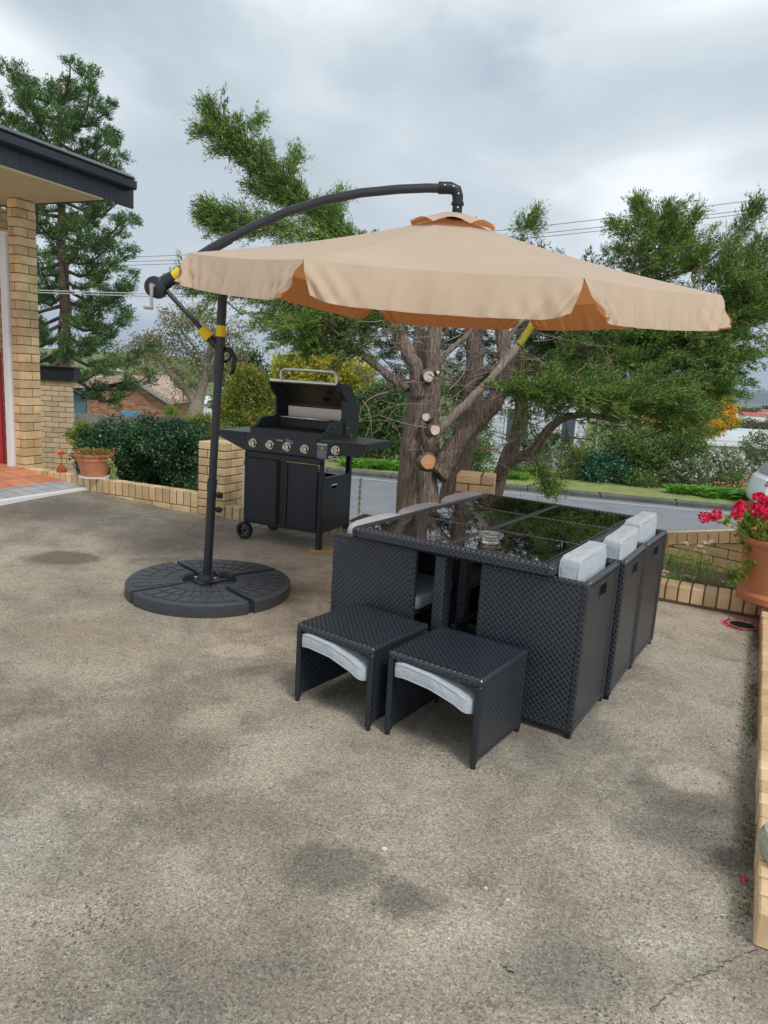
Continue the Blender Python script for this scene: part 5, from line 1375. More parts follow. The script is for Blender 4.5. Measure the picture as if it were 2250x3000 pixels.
# above the canopy, right
for q in ((1400, 525, 8.5, 62, 40, 22), (1480, 560, 8.5, 95, 30, 28), (1570, 600, 8.4, 90, 28, 24), (1640, 560, 8.4, 60, 22, 12), (1410, 590, 8.5, 60, 40, 18), (1600, 635, 8.3, 80, 28, 20), (1450, 505, 8.5, 55, 26, 10), (1640, 640, 8.2, 60, 28, 16)): F.append(sprays(*q, lean=(.35, 0, .55)))
F.append(plume([(1400, 520), (1390, 475), (1380, 440)], 8.5, 24, 10, 170)); F.append(plume([(1430, 520), (1440, 480), (1445, 452)], 8.5, 20, 8, 120)); F.append(plume([(1380, 510), (1350, 495), (1325, 487)], 8.5, 16, 8, 90))
F.append(plume([(1480, 530), (1490, 490), (1505, 462)], 8.5, 18, 8, 90)); F.append(plume([(1550, 560), (1590, 510), (1618, 470), (1636, 445)], 8.4, 18, 9, 170)); F.append(plume([(1400, 560), (1360, 545), (1340, 540)], 8.5, 14, 8, 80))
F.append(plume([(1600, 570), (1640, 530), (1670, 520)], 8.4, 18, 9, 100)); F.append(blob(1138, 492, 8.6, 22, 14, 60, (.2, 0, .5), gap=None)); F.append(plume([(1135, 500), (1150, 478), (1160, 462)], 8.6, 8, 5, 50))
# crown mass that stands behind the umbrella canopy
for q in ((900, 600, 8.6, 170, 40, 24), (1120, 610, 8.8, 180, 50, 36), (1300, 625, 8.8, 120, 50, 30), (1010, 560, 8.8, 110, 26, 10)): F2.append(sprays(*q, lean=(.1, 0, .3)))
b = MB(); rq_ = np.random.default_rng(77)
for a_, d_, l_ in SPA:
    if rq_.random() < .55:
        p0_ = a_ - d_ * l_ * .75 + rq_.normal(0, .03, 3); b.tube([p0_, a_ - d_ * l_ * .2 + [0, 0, -.01], a_ + d_ * l_ * .4], [.008, .005, .002], 4, cap=False)
b.build('branchlets', M_twig2, cyp, smooth=True, world=True, kind='stuff')
def crown(Fs, m, nm):
    V = np.concatenate(Fs); o = fast_mesh(nm, V, 3, m, cyp); return len(V) // 3
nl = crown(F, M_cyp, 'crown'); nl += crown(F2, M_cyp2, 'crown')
print('cypress leaves', nl)

# hoop pine at left
def hoop_pine():
    Yp = 17.0
    base = PX(138, 830, Yp); top_ = PX(126, 175, Yp)
    t = thing('hoop_pine', 'tall dark hoop pine with tufted tiered branches behind the house roof', 'tree', tuple(base))
    s = Yp / 1545
    P, r = limb([base, base + (top_ - base) * .3 + [.05, 0, 0], base + (top_ - base) * .65, top_], 15.5 * s, 3 * s, seed=3, wob=.02, m=9)
    P = np.concatenate([[base + [0, 0, -3.5]], P]); r = np.concatenate([[18 * s], r])
    b = MB(); b.tube(P, r, 14, lobes=.04); b.build('trunk', mat('pine_bark', (.13, .085, .06), .9, c2=(.20, .14, .10), scale=12, bump=1, bscale=10, bdist=.06), t, smooth=True, world=True)
    rr = np.random.default_rng(8); Hh = top_[2] - base[2]
    b = MB(); Fo = []
    nb = 70
    for i in range(nb):
        f = (i + rr.uniform(-.3, .3)) / nb; f = min(max(f, 0.0), 1)
        az = i * 2.399 + rr.uniform(-.3, .3)
        # envelope in pixels, read off the silhouette
        env = np.interp(f, [0, .08, .2, .4, .6, .74, .86, .95, 1], [185, 195, 185, 175, 165, 142, 126, 100, 50]) * s * rr.uniform(.72, 1.05)
        rise = np.interp(f, [0, .3, .7, 1], [-.12, .12, .36, .42])
        p0_ = base + (top_ - base) * (f * .97); d = np.array([math.cos(az), math.sin(az), 0])
        pts = [p0_ + d * env * q + np.array([0, 0, env * (rise * q - .20 * math.sin(q * PI) + .14 * q * q)]) + rr.normal(0, .03, 3) * (q > 0) for q in (0, .3, .6, .85, 1)]
        b.tube(pts, np.linspace(4.2 * s, 1.0 * s, 5), 5, cap=False)
        nt_ = 6 if f < .85 else 5
        for j in range(nt_):
            q = np.interp(j, [0, nt_ - 1], [.36, 1.02]); 
            cc = np.array([np.interp(q, (0, .3, .6, .85, 1), [p[a] for p in pts]) for a in range(3)]) + rr.normal(0, 8 * s, 3) * [1, 1, .6]
            rad = rr.uniform(13, 22) * s
            m = int(44)
            u = inball(m); u[:, 2] = u[:, 2] * .75 + .08
            Fo.append(twigs(cc + u * rad * .8, u + [0, 0, .45] + d * .35, rad * .55, 10, 5.6 * s, 2.0 * s, .5, spread=.02))
    b.build('branches', mat('pine_branch', (.12, .085, .065), .9), t, smooth=True, world=True)
    V = np.concatenate(Fo); fast_mesh('crown', V, 3, leafmat('pine_needles', (.050, .120, .042), (.10, .20, .058), (.20, .31, .09), scale=.8, trans=.2), t); print('pine', len(V) // 3)
hoop_pine()

def tree(name, label, Y, trunk, limbs, blobs, lm, bm, tw=16, group=None, k=12, ln=.1, wd=.05, tl=.3, quad=True, twg=None, cat='tree'):
    base = PX(*trunk[0], Y); t = thing(name, label, cat, tuple(base), 0, group); s = Y / 1545
    P, r = limb([PX(a, b_, Y) for a, b_ in trunk], tw * s, tw * s * .6, seed=1, m=6); 
    b = MB(); b.tube(P, r, 10, lobes=.08); b.build('trunk', bm, t, smooth=True, world=True)
    b = MB(); ok = False
    for l, w0_ in limbs:
        P, r = limb([PX(q[0], q[1], Y + (q[2] if len(q) > 2 else 0)) for q in l], w0_ * s * .5, w0_ * s * .12, seed=2, m=5); b.tube(P, r, 6, cap=False); ok = True
    if ok: b.build('limbs', bm, t, smooth=True, world=True)
    Fo = []
    for (x, y, rx, ry, n, *g_) in blobs:
        c = PX(x, y, Y + rng.uniform(-.03, .03) * Y * .5); u = inball(n); Pp = c + u * [rx * s, rx * .7 * s, ry * s]
        gg = gapnoise(Pp, 3.6 / (s * max(60, rx)), x * .1); kp = gg > ((g_[0] if g_ else .1) - 1.0); Pp = Pp[kp]; u = u[kp]
        Fo.append(twigs(Pp, u + [0, 0, .3] + rng.normal(size=u.shape) * .5, tl, k, ln, wd, .8, quad, spread=tl * .25))
    V = np.concatenate(Fo); fast_mesh('crown', V, 4 if quad else 3, lm, t)
    return t
M_gum = leafmat('gum_leaves', (.16, .20, .075), (.24, .25, .09), (.32, .24, .12), scale=.5, trans=.25)
tree('gum_tree', 'spreading gum tree with forked pale trunk beyond the hedge and neighbour house', 30, [(424, 925), (424, 890), (428, 865)],
     [([(426, 880), (405, 845), (375, 815), (350, 780), (320, 768), (270, 775)], 22), ([(428, 870), (440, 820), (448, 780), (460, 730), (480, 690)], 26), ([(445, 800), (420, 750), (395, 720), (380, 690)], 9), ([(440, 780), (410, 765), (390, 740), (350, 730)], 8), ([(460, 740), (500, 720), (530, 740)], 8), ([(450, 770), (480, 770), (520, 765)], 6), ([(385, 820), (350, 800), (330, 790)], 6)],
     [(400, 690, 50, 16, 150), (375, 700, 30, 14, 70), (450, 690, 40, 16, 90), (490, 720, 42, 24, 130), (345, 745, 50, 22, 170), (300, 760, 45, 22, 170), (330, 785, 60, 20, 120), (420, 780, 36, 30, 110), (515, 755, 36, 22, 110), (390, 845, 30, 20, 60), (405, 815, 26, 22, 50), (400, 730, 40, 20, 60, .6), (455, 750, 40, 26, 90, .6), (475, 800, 36, 24, 80, .6)],
     M_gum, M_bark2, tw=21, ln=.15, wd=.05, tl=.40, k=9)
M_yel = leafmat('yellow_autumn_leaves', (.56, .52, .06), (.34, .42, .07), (.70, .56, .06), scale=.6, trans=.4)
tree('autumn_tree', 'yellow leaved tree glowing behind the raised barbecue lid', 26, [(690, 930), (690, 880)], [([(690, 890), (660, 830), (640, 800)], 8), ([(690, 880), (720, 820), (740, 790)], 8)],
     [(640, 795, 45, 24, 260), (700, 810, 70, 34, 420), (750, 805, 50, 28, 260), (660, 835, 60, 26, 260), (740, 860, 50, 40, 260), (770, 850, 30, 40, 120)], M_yel, M_bark2, tw=7, ln=.14, wd=.09, tl=.35)
M_grnY = leafmat('yellow_green_leaves', (.15, .28, .045), (.32, .40, .07), (.50, .26, .06), scale=1.2, trans=.35)
tree('mixed_shrub', 'tall yellow green shrub between the umbrella pole and the barbecue', 12.5, [(545, 975), (545, 930)], [([(545, 940), (520, 880), (500, 850)], 5), ([(545, 940), (570, 870), (575, 830)], 5)],
     [(545, 860, 46, 60, 420), (575, 880, 34, 50, 260), (505, 890, 34, 42, 260), (530, 825, 30, 26, 140), (560, 910, 60, 26, 260)], M_grnY, M_bark2, tw=4, ln=.055, wd=.030, tl=.16, k=11, cat='shrub')
M_dkg = leafmat('dark_green_leaves', (.045, .12, .035), (.09, .20, .05), (.18, .30, .08), scale=1.2, trans=.2)
tree('evergreen_shrub', 'dense dark green shrub across the road behind the barbecue right shelf', 23.2, [(820, 1010), (820, 960)], [], [(815, 900, 56, 60, 900), (790, 960, 66, 34, 500), (850, 940, 40, 56, 420), (840, 860, 40, 40, 300), (775, 935, 36, 50, 300)], M_dkg, M_bark2, tw=6, ln=.10, wd=.06, tl=.26, cat='shrub')
tree('dark_tree', 'small round blue green tree beyond the hedge left of the yellow tree', 34, [(535, 850), (535, 820)], [], [(530, 805, 40, 34, 300), (590, 835, 30, 22, 120)], leafmat('blue_green', (.035, .075, .045), (.06, .11, .06), scale=.8), M_bark2, tw=6, ln=.16, wd=.1, tl=.4)
M_org = leafmat('orange_autumn_leaves', (.75, .46, .04), (.85, .60, .05), (.75, .30, .05), scale=.8, trans=.4)
tree('autumn_tree', 'golden orange tree showing at the right end of the cypress foliage', 27, [(1500, 1010), (1505, 960)], [([(1505, 970), (1530, 920), (1550, 900)], 7), ([(1505, 970), (1480, 930), (1460, 900)], 6)],
     [(1540, 898, 40, 30, 520, -.4), (1505, 920, 44, 30, 360), (1460, 940, 44, 26, 260), (1548, 812, 16, 12, 60), (1530, 850, 24, 24, 80), (1440, 905, 40, 22, 180)], M_org, M_bark2, tw=5, ln=.13, wd=.085, tl=.3)
M_mid = leafmat('mid_green_leaves', (.09, .18, .04), (.16, .27, .07), (.26, .33, .10), scale=1.0, trans=.25)
tree('young_tree', 'small street tree with a thin pale trunk on the far verge', 22.6, [(1401, 1052), (1400, 1010), (1400, 990)], [([(1400, 1000), (1380, 975), (1360, 960)], 4), ([(1400, 1000), (1425, 970), (1440, 960)], 4)], [(1385, 975, 56, 24, 360), (1430, 960, 60, 28, 420), (1470, 965, 50, 28, 340), (1350, 955, 44, 22, 200)], M_mid, M_bark2, tw=5, ln=.10, wd=.055, tl=.24)

def shrub(label, x, y, Y, rx, ry, n, lm, ln=.09, wd=.05, tl=.22, k=11, name='garden_shrub', group=None, gap=-.1, cat='shrub', flowers=None, quad=True):
    c = PX(x, y, Y); s = Y / 1545; t = thing(name, label, cat, (c[0], c[1], c[2] - ry * s), 0, group)
    b = MB()
    for i in range(5):
        a = i * 1.3; b.tube([c + [0, 0, -ry * s * 1.05], c + [math.cos(a) * rx * s * .4, math.sin(a) * rx * s * .3, ry * s * .1]], [.025, .008], 5)
    b.build('stems', M_bark2, t, world=True)
    u = inball(n); P = c + u * [rx * s, rx * .75 * s, ry * s]; gg = gapnoise(P, 4 / (s * max(50, rx)), x * .1); kp = gg > gap - 1.6; P = P[kp]; u = u[kp]
    fast_mesh('foliage', twigs(P, u + [0, 0, .5] + rng.normal(size=u.shape) * .4, tl, k, ln, wd, .7, quad, spread=tl * .25), 4 if quad else 3, lm, t)
    if flowers:
        m = flowers[0]; uu = norm(rng.normal(size=(m, 3)) * [1, 1, 1] + [0, -.6, .3]); P = c + uu * [rx * s, rx * .75 * s, ry * s] * 1.0
        fast_mesh('blossoms', twigs(P, uu, .05, 8, .06, .06, 1.0, True, spread=.035), 4, flowers[1], t)
    return t
M_blg = leafmat('glossy_blue_green', (.035, .13, .07), (.06, .19, .10), (.12, .28, .15), scale=1.5, trans=.15, rough=.35)
M_olv = leafmat('grey_olive_leaves', (.15, .20, .09), (.24, .29, .13), (.36, .38, .22), scale=1.2, trans=.25)
M_lime = leafmat('lime_leaves', (.22, .32, .05), (.32, .40, .07), scale=1.5, trans=.4)
M_wfl = mat('white_blossom', (.80, .80, .76), .7); M_pfl = mat('peach_blossom', (.80, .45, .32), .7)
shrub('round glossy blue green shrub on the far verge right of the centre', 1305, 1012, 22.4, 66, 36, 750, M_blg)
shrub('grey olive shrub with a few white flowers on the far verge', 1480, 1030, 22.0, 52, 34, 600, M_olv, flowers=(26, M_wfl))
shrub('loose shrub full of tiny white flowers near the parked car', 1560, 1010, 22.6, 50, 34, 420, M_olv, flowers=(120, M_wfl), gap=.3)
shrub('tall grey green bush against the white house at right', 1635, 985, 25.5, 44, 48, 420, M_olv, gap=.3, flowers=(40, M_wfl))
shrub('low mixed shrub with pink and cream flowers beside the car', 1580, 1045, 21.6, 30, 14, 200, M_mid, flowers=(50, M_pfl), ln=.07)
shrub('reddish brown and yellow shrub in front of the white cottage', 1250, 1000, 22.6, 34, 40, 340, M_grnY)
shrub('feathery grey green shrub left of the glossy blue green one', 1185, 985, 22.8, 34, 46, 340, M_olv, ln=.12, wd=.02)
shrub('small lime green shrub behind the young street tree', 1420, 1010, 23.4, 50, 20, 240, M_lime)
shrub('dark leafy climber on the white cottage wall', 1140, 985, 23.9, 22, 50, 160, M_dkg, gap=.6)
shrub('bright green shrub at the foot of the white cottage', 1160, 1032, 22.4, 44, 14, 220, M_lime)
shrub('leafy green shrub half hidden by the brick pillar', 1110, 1030, 22.5, 20, 18, 120, M_mid)
shrub('low green shrub in front of the young street tree', 1380, 1040, 21.9, 40, 13, 220, M_mid)
shrub('orange red berried shrub beyond the umbrella pole', 440, 925, 11.5, 36, 22, 260, M_grnY, ln=.045, wd=.025, tl=.1)
shrub('white flowering bush beyond the hedge next to the pole', 492, 880, 16, 26, 22, 200, M_mid, flowers=(40, M_wfl), ln=.07)
shrub('pale green shrub seen between the outbuilding and the flower pot', 180, 945, 10.5, 22, 20, 190, M_lime, ln=.05, wd=.025, tl=.1)
shrub('small yellow green bush beside the neighbour brick wall', 372, 893, 38, 12, 6, 60, M_lime, ln=.15)
def clump(label, x, y, Y, rx, h, n, grp='strap leaved clumps on the far verge'):
    c = PX(x, y, Y); s = Y / 1545; c[2] = max(c[2], -1.47); t = thing('agapanthus_clump', label, 'plant', tuple(c), 0, grp)
    C = c + np.stack([rng.uniform(-1, 1, n) * rx * s, rng.uniform(-.6, .6, n) * rx * s * .6, np.zeros(n)], 1)
    D = np.stack([rng.normal(0, .45, n), rng.normal(0, .45, n), np.ones(n)], 1); D = norm(D); r_ = norm(np.cross(D, rng.normal(size=(n, 3)))) * .028
    hh = h * s * rng.uniform(.6, 1.1, (n, 1)); A = C; B = C + D * hh * .6; E_ = B + (D * [1.6, 1.6, .25]) * hh * .55
    V = np.concatenate([np.stack([A - r_, A + r_, B + r_, B - r_], 1).reshape(-1, 3), np.stack([B - r_, B + r_, E_ + r_ * .2, E_ - r_ * .2], 1).reshape(-1, 3)])
    fast_mesh('leaves', V, 4, M_strap, t)
M_strap = leafmat('strap_leaves', (.14, .36, .04), (.24, .46, .07), scale=3, trans=.3, rough=.4)
clump('larger clump of bright green strap leaves beside the parked car', 1560, 1083, 20.3, 50, 34, 900)
clump('smaller clump of strap leaves left of the larger clump', 1472, 1072, 20.6, 26, 30, 500)
clump('tall bright green strap leaves behind the barbecue shelf', 800, 1010, 22.2, 60, 26, 800)
clump('spiky green clump at the foot of the dark evergreen shrub', 848, 1012, 22.0, 34, 24, 400)
clump('green clump beneath the white cottage corner', 1115, 1035, 21.6, 22, 22, 250)

# hedge on the left
hd = thing('hedge', 'clipped dense dark green hedge behind the low brick wall and pot', 'hedge', (-3.0, 8.9, -.4))
n = 9500; x0_, x1_ = 187, 437
xx = rng.uniform(0, 1, n); zz_ = rng.uniform(0, 1, n); dpt = rng.uniform(0, 1, n)
yt = 925 + 10 * np.sin(xx * 9) * .4 + 14 * np.clip(.16 - xx, 0, 1) / .16 + 5 * np.sin(xx * 23)
P = np.array([PX(x0_ + (x1_ - x0_) * a, yt_ + (1085 - yt_) * (1 - b_), 8.75 - .55 * a + .9 * c_ ) for a, b_, c_, yt_ in zip(xx, zz_, dpt, yt)])
P += np.stack([np.zeros(n), .10 * gapnoise(P, 5.0), .04 * gapnoise(P, 7.0, 2)], 1)
M_hdg = leafmat('hedge_leaves', (.030, .085, .040), (.06, .15, .06), (.14, .26, .12), scale=3.5, trans=.12, rough=.32)
fast_mesh('foliage', twigs(P, rng.normal(size=P.shape) * [1, .5, .6] + [0, -.8, .3], .07, 12, .040, .022, .8, True, spread=.03), 4, M_hdg, hd)
b = MB()
for i in range(14):
    q = PX(215 + i * 16, 1060, 8.9); b.tube([q + [0, 0, -.5], q + [random.uniform(-.1, .1), 0, .4], q + [random.uniform(-.2, .2), .1, .75]], [.02, .014, .006], 5)
b.build('stems', M_twig, hd, world=True)

shrub('leafy dark green shrub seen between the cypress stems', 1010, 930, 23.5, 50, 60, 420, M_dkg, gap=.2)
shrub('mid green shrub between the main trunk and the white cottage', 1030, 990, 22.6, 34, 36, 300, M_mid)
shrub('tall green bush behind the cypress trunks', 990, 840, 26, 60, 50, 420, M_mid, gap=.3, ln=.11)
shrub('olive bush rising above the white cottage', 1110, 870, 27, 60, 34, 300, M_olv, gap=.2, ln=.11)
# ---------------------------------------------------------------- neighbours
M_gable = brickmat('mottled_brown_brick', (.24, .075, .04), (.46, .24, .13), (.34, .22, .15), bw=.46, rh=.20, ms=.05, bump=.2)
Yh = 58
A = PX(188, 905, Yh); Bq = PX(362, 905, Yh); Ap = PX(290, 822, Yh); Lf = PX(188, 868, Yh)
nb_ = thing('neighbour_house', 'brown mottled brick house with a tiled gable roof beyond the paling fence', 'house', (A[0], Yh, -4.2))
def W2L(p): return np.array(p) - np.array(nb_.location)
b = MB(); rb = PX(362, 868, Yh)
b.prism([(0, 0), (Bq[0] - A[0], 0), (Bq[0] - A[0], rb[2] + 4.2), (Ap[0] - A[0], Ap[2] + 4.2), (0, Lf[2] + 4.2 + .4)], 0, 9, ax=1); b.build('gable_wall', M_gable, nb_)
M_rt = brickmat('pink_roof_tiles', (.52, .36, .28), (.60, .44, .35), (.30, .20, .16), bw=.5, rh=.45, ms=.06, bump=.4)
b = MB(); zb = -4.2; ax_, az_ = Ap[0] - A[0], Ap[2] + 4.2 + .12; rx_, rz_ = Bq[0] - A[0] + .5, rb[2] + 4.2 - .15
b.prism([(ax_, az_), (rx_, rz_), (rx_, rz_ + .3), (ax_, az_ + .3)], -.5, 9.3, ax=1); b.build('roof', M_rt, nb_)
b = MB(); b.prism([(ax_, az_), (ax_, az_ + .3), (-6, az_ - .9), (-6, az_ - 2.6)], -.3, 9.3, ax=1); b.build('roof', M_rt, nb_)
b = MB(); b.prism([(ax_, az_ - .15), (rx_, rz_ - .15), (rx_, rz_ + .12), (ax_, az_ + .12)], -.6, -.45, ax=1); b.build('barge_board', mat('grey_barge', (.30, .30, .32), .6), nb_)
b = MB(); b.box((-2.0, .5, 1.6), (3.6, .2, 3.2)); b.build('porch_wall', mat('blue_grey_boards', (.10, .17, .22), .7), nb_)
b = MB(); b.box((-1.7, .3, 3.05), (3.4, 1.2, .18)); b.build('porch_roof', mat('blue_awning', (.12, .25, .40), .5), nb_)
b = MB(); b.box((3.6, -.06, .95), (1.6, .1, 1.1), .02); b.build('meter_box', mat('blue_box', (.08, .30, .52), .5), nb_)
b = MB(); b.box((ax_, 2, az_ + .5), (.9, .9, .9)); b.build('chimney', M_gable, nb_)
# fence
fn = thing('paling_fence', 'weathered grey timber paling fence in front of the neighbour house', 'fence', (*PX(150, 940, 36)[:2], -3.0))
b = MB(); f0 = PX(150, 893, 36); f1_ = PX(445, 905, 30)
npal = 130
for i in range(npal):
    t = i / npal; p = f0 + (f1_ - f0) * t; b.box((p[0], p[1], p[2] - .75 + random.uniform(-.03, .03)), (.085, .02, 1.5))
b.build('palings', mat('grey_paling', (.20, .19, .17), .9, c2=(.30, .28, .25), scale=2, island=.35), fn, world=True)
b = MB(); b.tube([f0 + [0, .05, -.3], f1_ + [0, .05, -.3]], .04, 4); b.tube([f0 + [0, .05, -1.2], f1_ + [0, .05, -1.2]], .04, 4); b.build('rails', M_bark2, fn, world=True)
# white shed / long roof beyond
ws = PX(360, 900, 75); we = PX(560, 905, 75)
wh = thing('white_shed', 'long white shed with a low roof beyond the neighbour brick house', 'shed', (ws[0], 75, ws[2] - .8))
b = MB(); W__ = we[0] - ws[0]; b.box((W__ / 2, 2, 1.2), (W__, 4, 2.4)); b.build('wall', M_white, wh)
b = MB(); b.prism([(-.3, 2.4), (2.0, 3.1), (6.2, 2.4)], -.4, W__ + .4, ax=0); b.build('roof', mat('white_roof', (.70, .74, .80), .5), wh)
b = MB(); b.box((1.5, -.02, 1.0), (1.0, .1, .7)); b.build('window', M_black, wh)
# white cottage behind the tree
ct = thing('white_cottage', 'white weatherboard cottage wall glimpsed behind the cypress stems', 'house', (*PX(1050, 1020, 25.5)[:2], -1.6))
M_wb = brickmat('white_weatherboard', (.72, .78, .84), (.70, .76, .82), (.36, .40, .46), bw=30, rh=.16, ms=.02, bump=.8, rough=.6)
b = MB(); b.box((1.3, 2.0, 1.4), (4.2, 4, 2.9)); b.build('wall', M_wb, ct)
b = MB(); b.prism([(-1.1, 2.85), (3.7, 2.85), (1.3, 4.0)], -.3, 4.3, ax=1); b.build('roof', mat('grey_iron', (.34, .36, .38), .5), ct)
b = MB(); b.box((.95, -.03, 1.55), (.9, .06, 1.3), .01); f_ = b.build('window', M_white, ct); b = MB(); b.box((.95, -.065, 1.55), (.74, .02, 1.14)); b.build('pane', mat('window_pane', (.10, .13, .16), .05), f_)
b = MB(); b.box((2.75, -.03, 1.55), (.6, .06, 1.3), .01); f_ = b.build('window', M_white, ct); b = MB(); b.box((2.75, -.065, 1.55), (.46, .02, 1.14)); b.build('pane', mat('window_pane', (.10, .13, .16), .05), f_)
# white house at right
rq = PX(1490, 1000, 36)
rh_ = thing('white_house', 'low white weatherboard house with a pale metal roof at the right edge', 'house', (rq[0], 36, -3.2))
b = MB(); b.box((6, 3, 1.1), (12.5, 6, 2.2)); b.build('wall', M_wb, rh_)
b = MB(); b.prism([(-.3, 2.2), (-.3, 2.45), (3, 2.95), (6.5, 2.45), (6.5, 2.2)], -.7, 12.8, ax=0); b.build('roof', mat('pale_metal_roof', (.60, .64, .66), .4, c2=(.5, .54, .56), scale=1), rh_)
b = MB(); b.box((6, -.35, 2.25), (12.9, .12, .14)); b.build('gutter', M_white, rh_)
b = MB(); b.box((2.6, -.03, 1.35), (1.0, .06, .9)); f_ = b.build('window', M_white, rh_); b = MB(); b.box((2.6, -.07, 1.35), (.84, .02, .74)); b.build('pane', mat('window_pane', (.06, .07, .08), .05), f_)
b = MB(); q = W2 = PX(1535, 922, 36); b = MB(); b.box((1.5, 5.5, 3.1), (2.6, 1.2, .9)); b.build('annex', M_white, rh_)
# distant houses and trees
M_far = [leafmat('far_tree_a', (.05, .085, .05), (.09, .12, .06), (.14, .14, .08), scale=.15, trans=.1), leafmat('far_tree_b', (.08, .10, .05), (.13, .13, .07), scale=.15, trans=.1)]
def far_tree(label, x, y, Y, rx, ry, n, m, grp):
    c = PX(x, y, Y); s = Y / 1545; t = thing('distant_tree', label, 'tree', (c[0], c[1], c[2] - ry * s), 0, grp)
    b = MB(); b.tube([c + [0, 0, -ry * s * 1.6], c], [rx * s * .06, rx * s * .03], 5); b.build('trunk', M_bark2, t, world=True)
    u = inball(n); P = c + u * [rx * s, rx * s, ry * s]; P[:, 2] += .12 * ry * s * gapnoise(P, 5 / (rx * s))
    L_ = 2.6 * s; fast_mesh('crown', leaves(P, rng.normal(size=P.shape) + [0, 0, .6], L_ * 1.6, L_, True), 4, m, t)
gr1 = 'trees across the valley on the right'
for i, (x, y, Y, rx, ry) in enumerate(((1570, 892, 190, 16, 8), (1600, 887, 220, 20, 7), (1632, 889, 200, 20, 8), (1655, 886, 240, 16, 8), (1548, 884, 260, 14, 6), (1615, 925, 70, 46, 18), (1575, 935, 66, 30, 16), (1655, 930, 70, 30, 18), (1690, 922, 80, 40, 20))):
    far_tree(('first low dark tree of the far row, above the red roofs', 'broad dark tree above the middle of the red roofs', 'rounded tree of the far row near the right edge', 'farthest right tree of the far row at the picture edge', 'small tree of the far row beside the golden tree', 'large olive tree mass below the red roofs', 'olive tree left of the large olive mass, above the white house', 'olive tree at the right edge above the white house roof', 'olive tree cut off by the right edge')[i], x, y, Y, rx, ry, 2600 if Y < 100 else 500, M_far[1 if Y < 100 else 0], gr1)
gr2 = 'trees on the hillside behind the gum tree'
rr = np.random.default_rng(21)
pos = ['far left of', 'left of', 'just left of', 'behind', 'just right of', 'right of', 'far right of']
k = 0
for i in range(44):
    x = 165 + i * 10 + rr.uniform(-8, 8); yv = rr.uniform(796, 848) if x < 480 else rr.uniform(800, 838); Y = rr.uniform(110, 260)
    far_tree('small grey green tree on the hazy hillside between the neighbour house and the umbrella pole' if x < 470 else 'small grey green tree on the hazy hillside right of the umbrella pole', x, yv, Y, rr.uniform(10, 20), rr.uniform(6, 10), 260, M_far[i % 2], gr2 if x < 470 else 'hillside trees right of the pole')
def far_house(label, x, y, Y, wpx, hpx, wallc, roofc, grp):
    c = PX(x, y, Y); s = Y / 1545; W__, H__ = wpx * s, hpx * s; t = thing('distant_house', label, 'house', tuple(c), 0, grp)
    b = MB(); b.box((0, W__ * .3, H__ * .1), (W__, W__ * .6, H__ * .8)); b.build('wall', wallc, t)
    b = MB(); b.prism([(-.3 * W__ * .1, H__ * .5), (W__ * .3, H__ * .95), (W__ * .63, H__ * .5)], -W__ * .54, W__ * .54, ax=0); b.build('roof', roofc, t)
M_rr = mat('far_red_roof', (.42, .12, .09), .7); M_gr_ = mat('far_grey_roof', (.42, .44, .46), .7); M_wr = mat('far_white_roof', (.75, .76, .76), .6)
far_house('distant house with a red roof at the right edge across the valley', 1635, 907, 120, 52, 16, M_white, M_rr, 'houses across the valley')
far_house('distant white roofed house between the golden tree and the red roof', 1592, 901, 150, 34, 9, M_white, M_wr, 'houses across the valley')
far_house('distant house with a dark red roof above the olive trees', 1668, 897, 150, 40, 12, M_white, M_rr, 'houses across the valley')
for i, (x, y, lb, rf) in enumerate(((205, 812, 'pale hillside house with a grey roof nearest the outbuilding', M_gr_), (300, 826, 'white hillside house right above the neighbour gable', M_wr), (330, 838, 'grey roofed hillside house beside the gum tree', M_gr_), (372, 822, 'white hillside house seen through the left side of the gum tree', M_wr), (250, 800, 'small red roofed house high on the hillside', M_rr), (512, 822, 'small white house on the hillside right of the umbrella pole', M_wr), (575, 812, 'grey roofed house at the hill top right of the pole', M_gr_))):
    far_house(lb, x, y, 150 + i * 6, 22, 9, M_white, rf, 'houses on the far hillside')
# hills
def hill(name, prof, Y, m, depth=600):
    P = [PX(x, y, Y) for x, y in prof]; g = []
    for p in P: g.append([p + [0, depth, -20], p, p + [0, -depth * .5, -(p[2] + 25) * .6], np.array([p[0], p[1] - depth, -40])])
    b = MB(); b.sheet(np.array(g)[:, ::-1]); b.build(name, m, smooth=True, kind='structure')
M_hill = mat('wooded_hill', (.035, .055, .035), .95, c2=(.07, .085, .05), scale=.012)
hill('hill_near', [(-900, 795), (-200, 775), (100, 772), (170, 790), (230, 786), (330, 800), (420, 810), (500, 812), (540, 800), (600, 808), (680, 822), (800, 826), (1000, 840), (1300, 860), (1500, 874)], 520, mat('hillside_bush', (.07, .09, .06), .95, c2=(.14, .15, .09), scale=.06), 250)
hill('hills', [(1100, 845), (1300, 842), (1420, 838), (1500, 845), (1560, 852), (1600, 855), (1640, 857), (1700, 852), (1800, 850), (2200, 872)], 3400, M_hill, 900)
hill('hills_far', [(900, 815), (1200, 825), (1400, 828), (1500, 840), (1560, 846), (1590, 849), (1640, 843), (1700, 843), (1900, 860), (2300, 880)], 6000, M_hill, 1200)
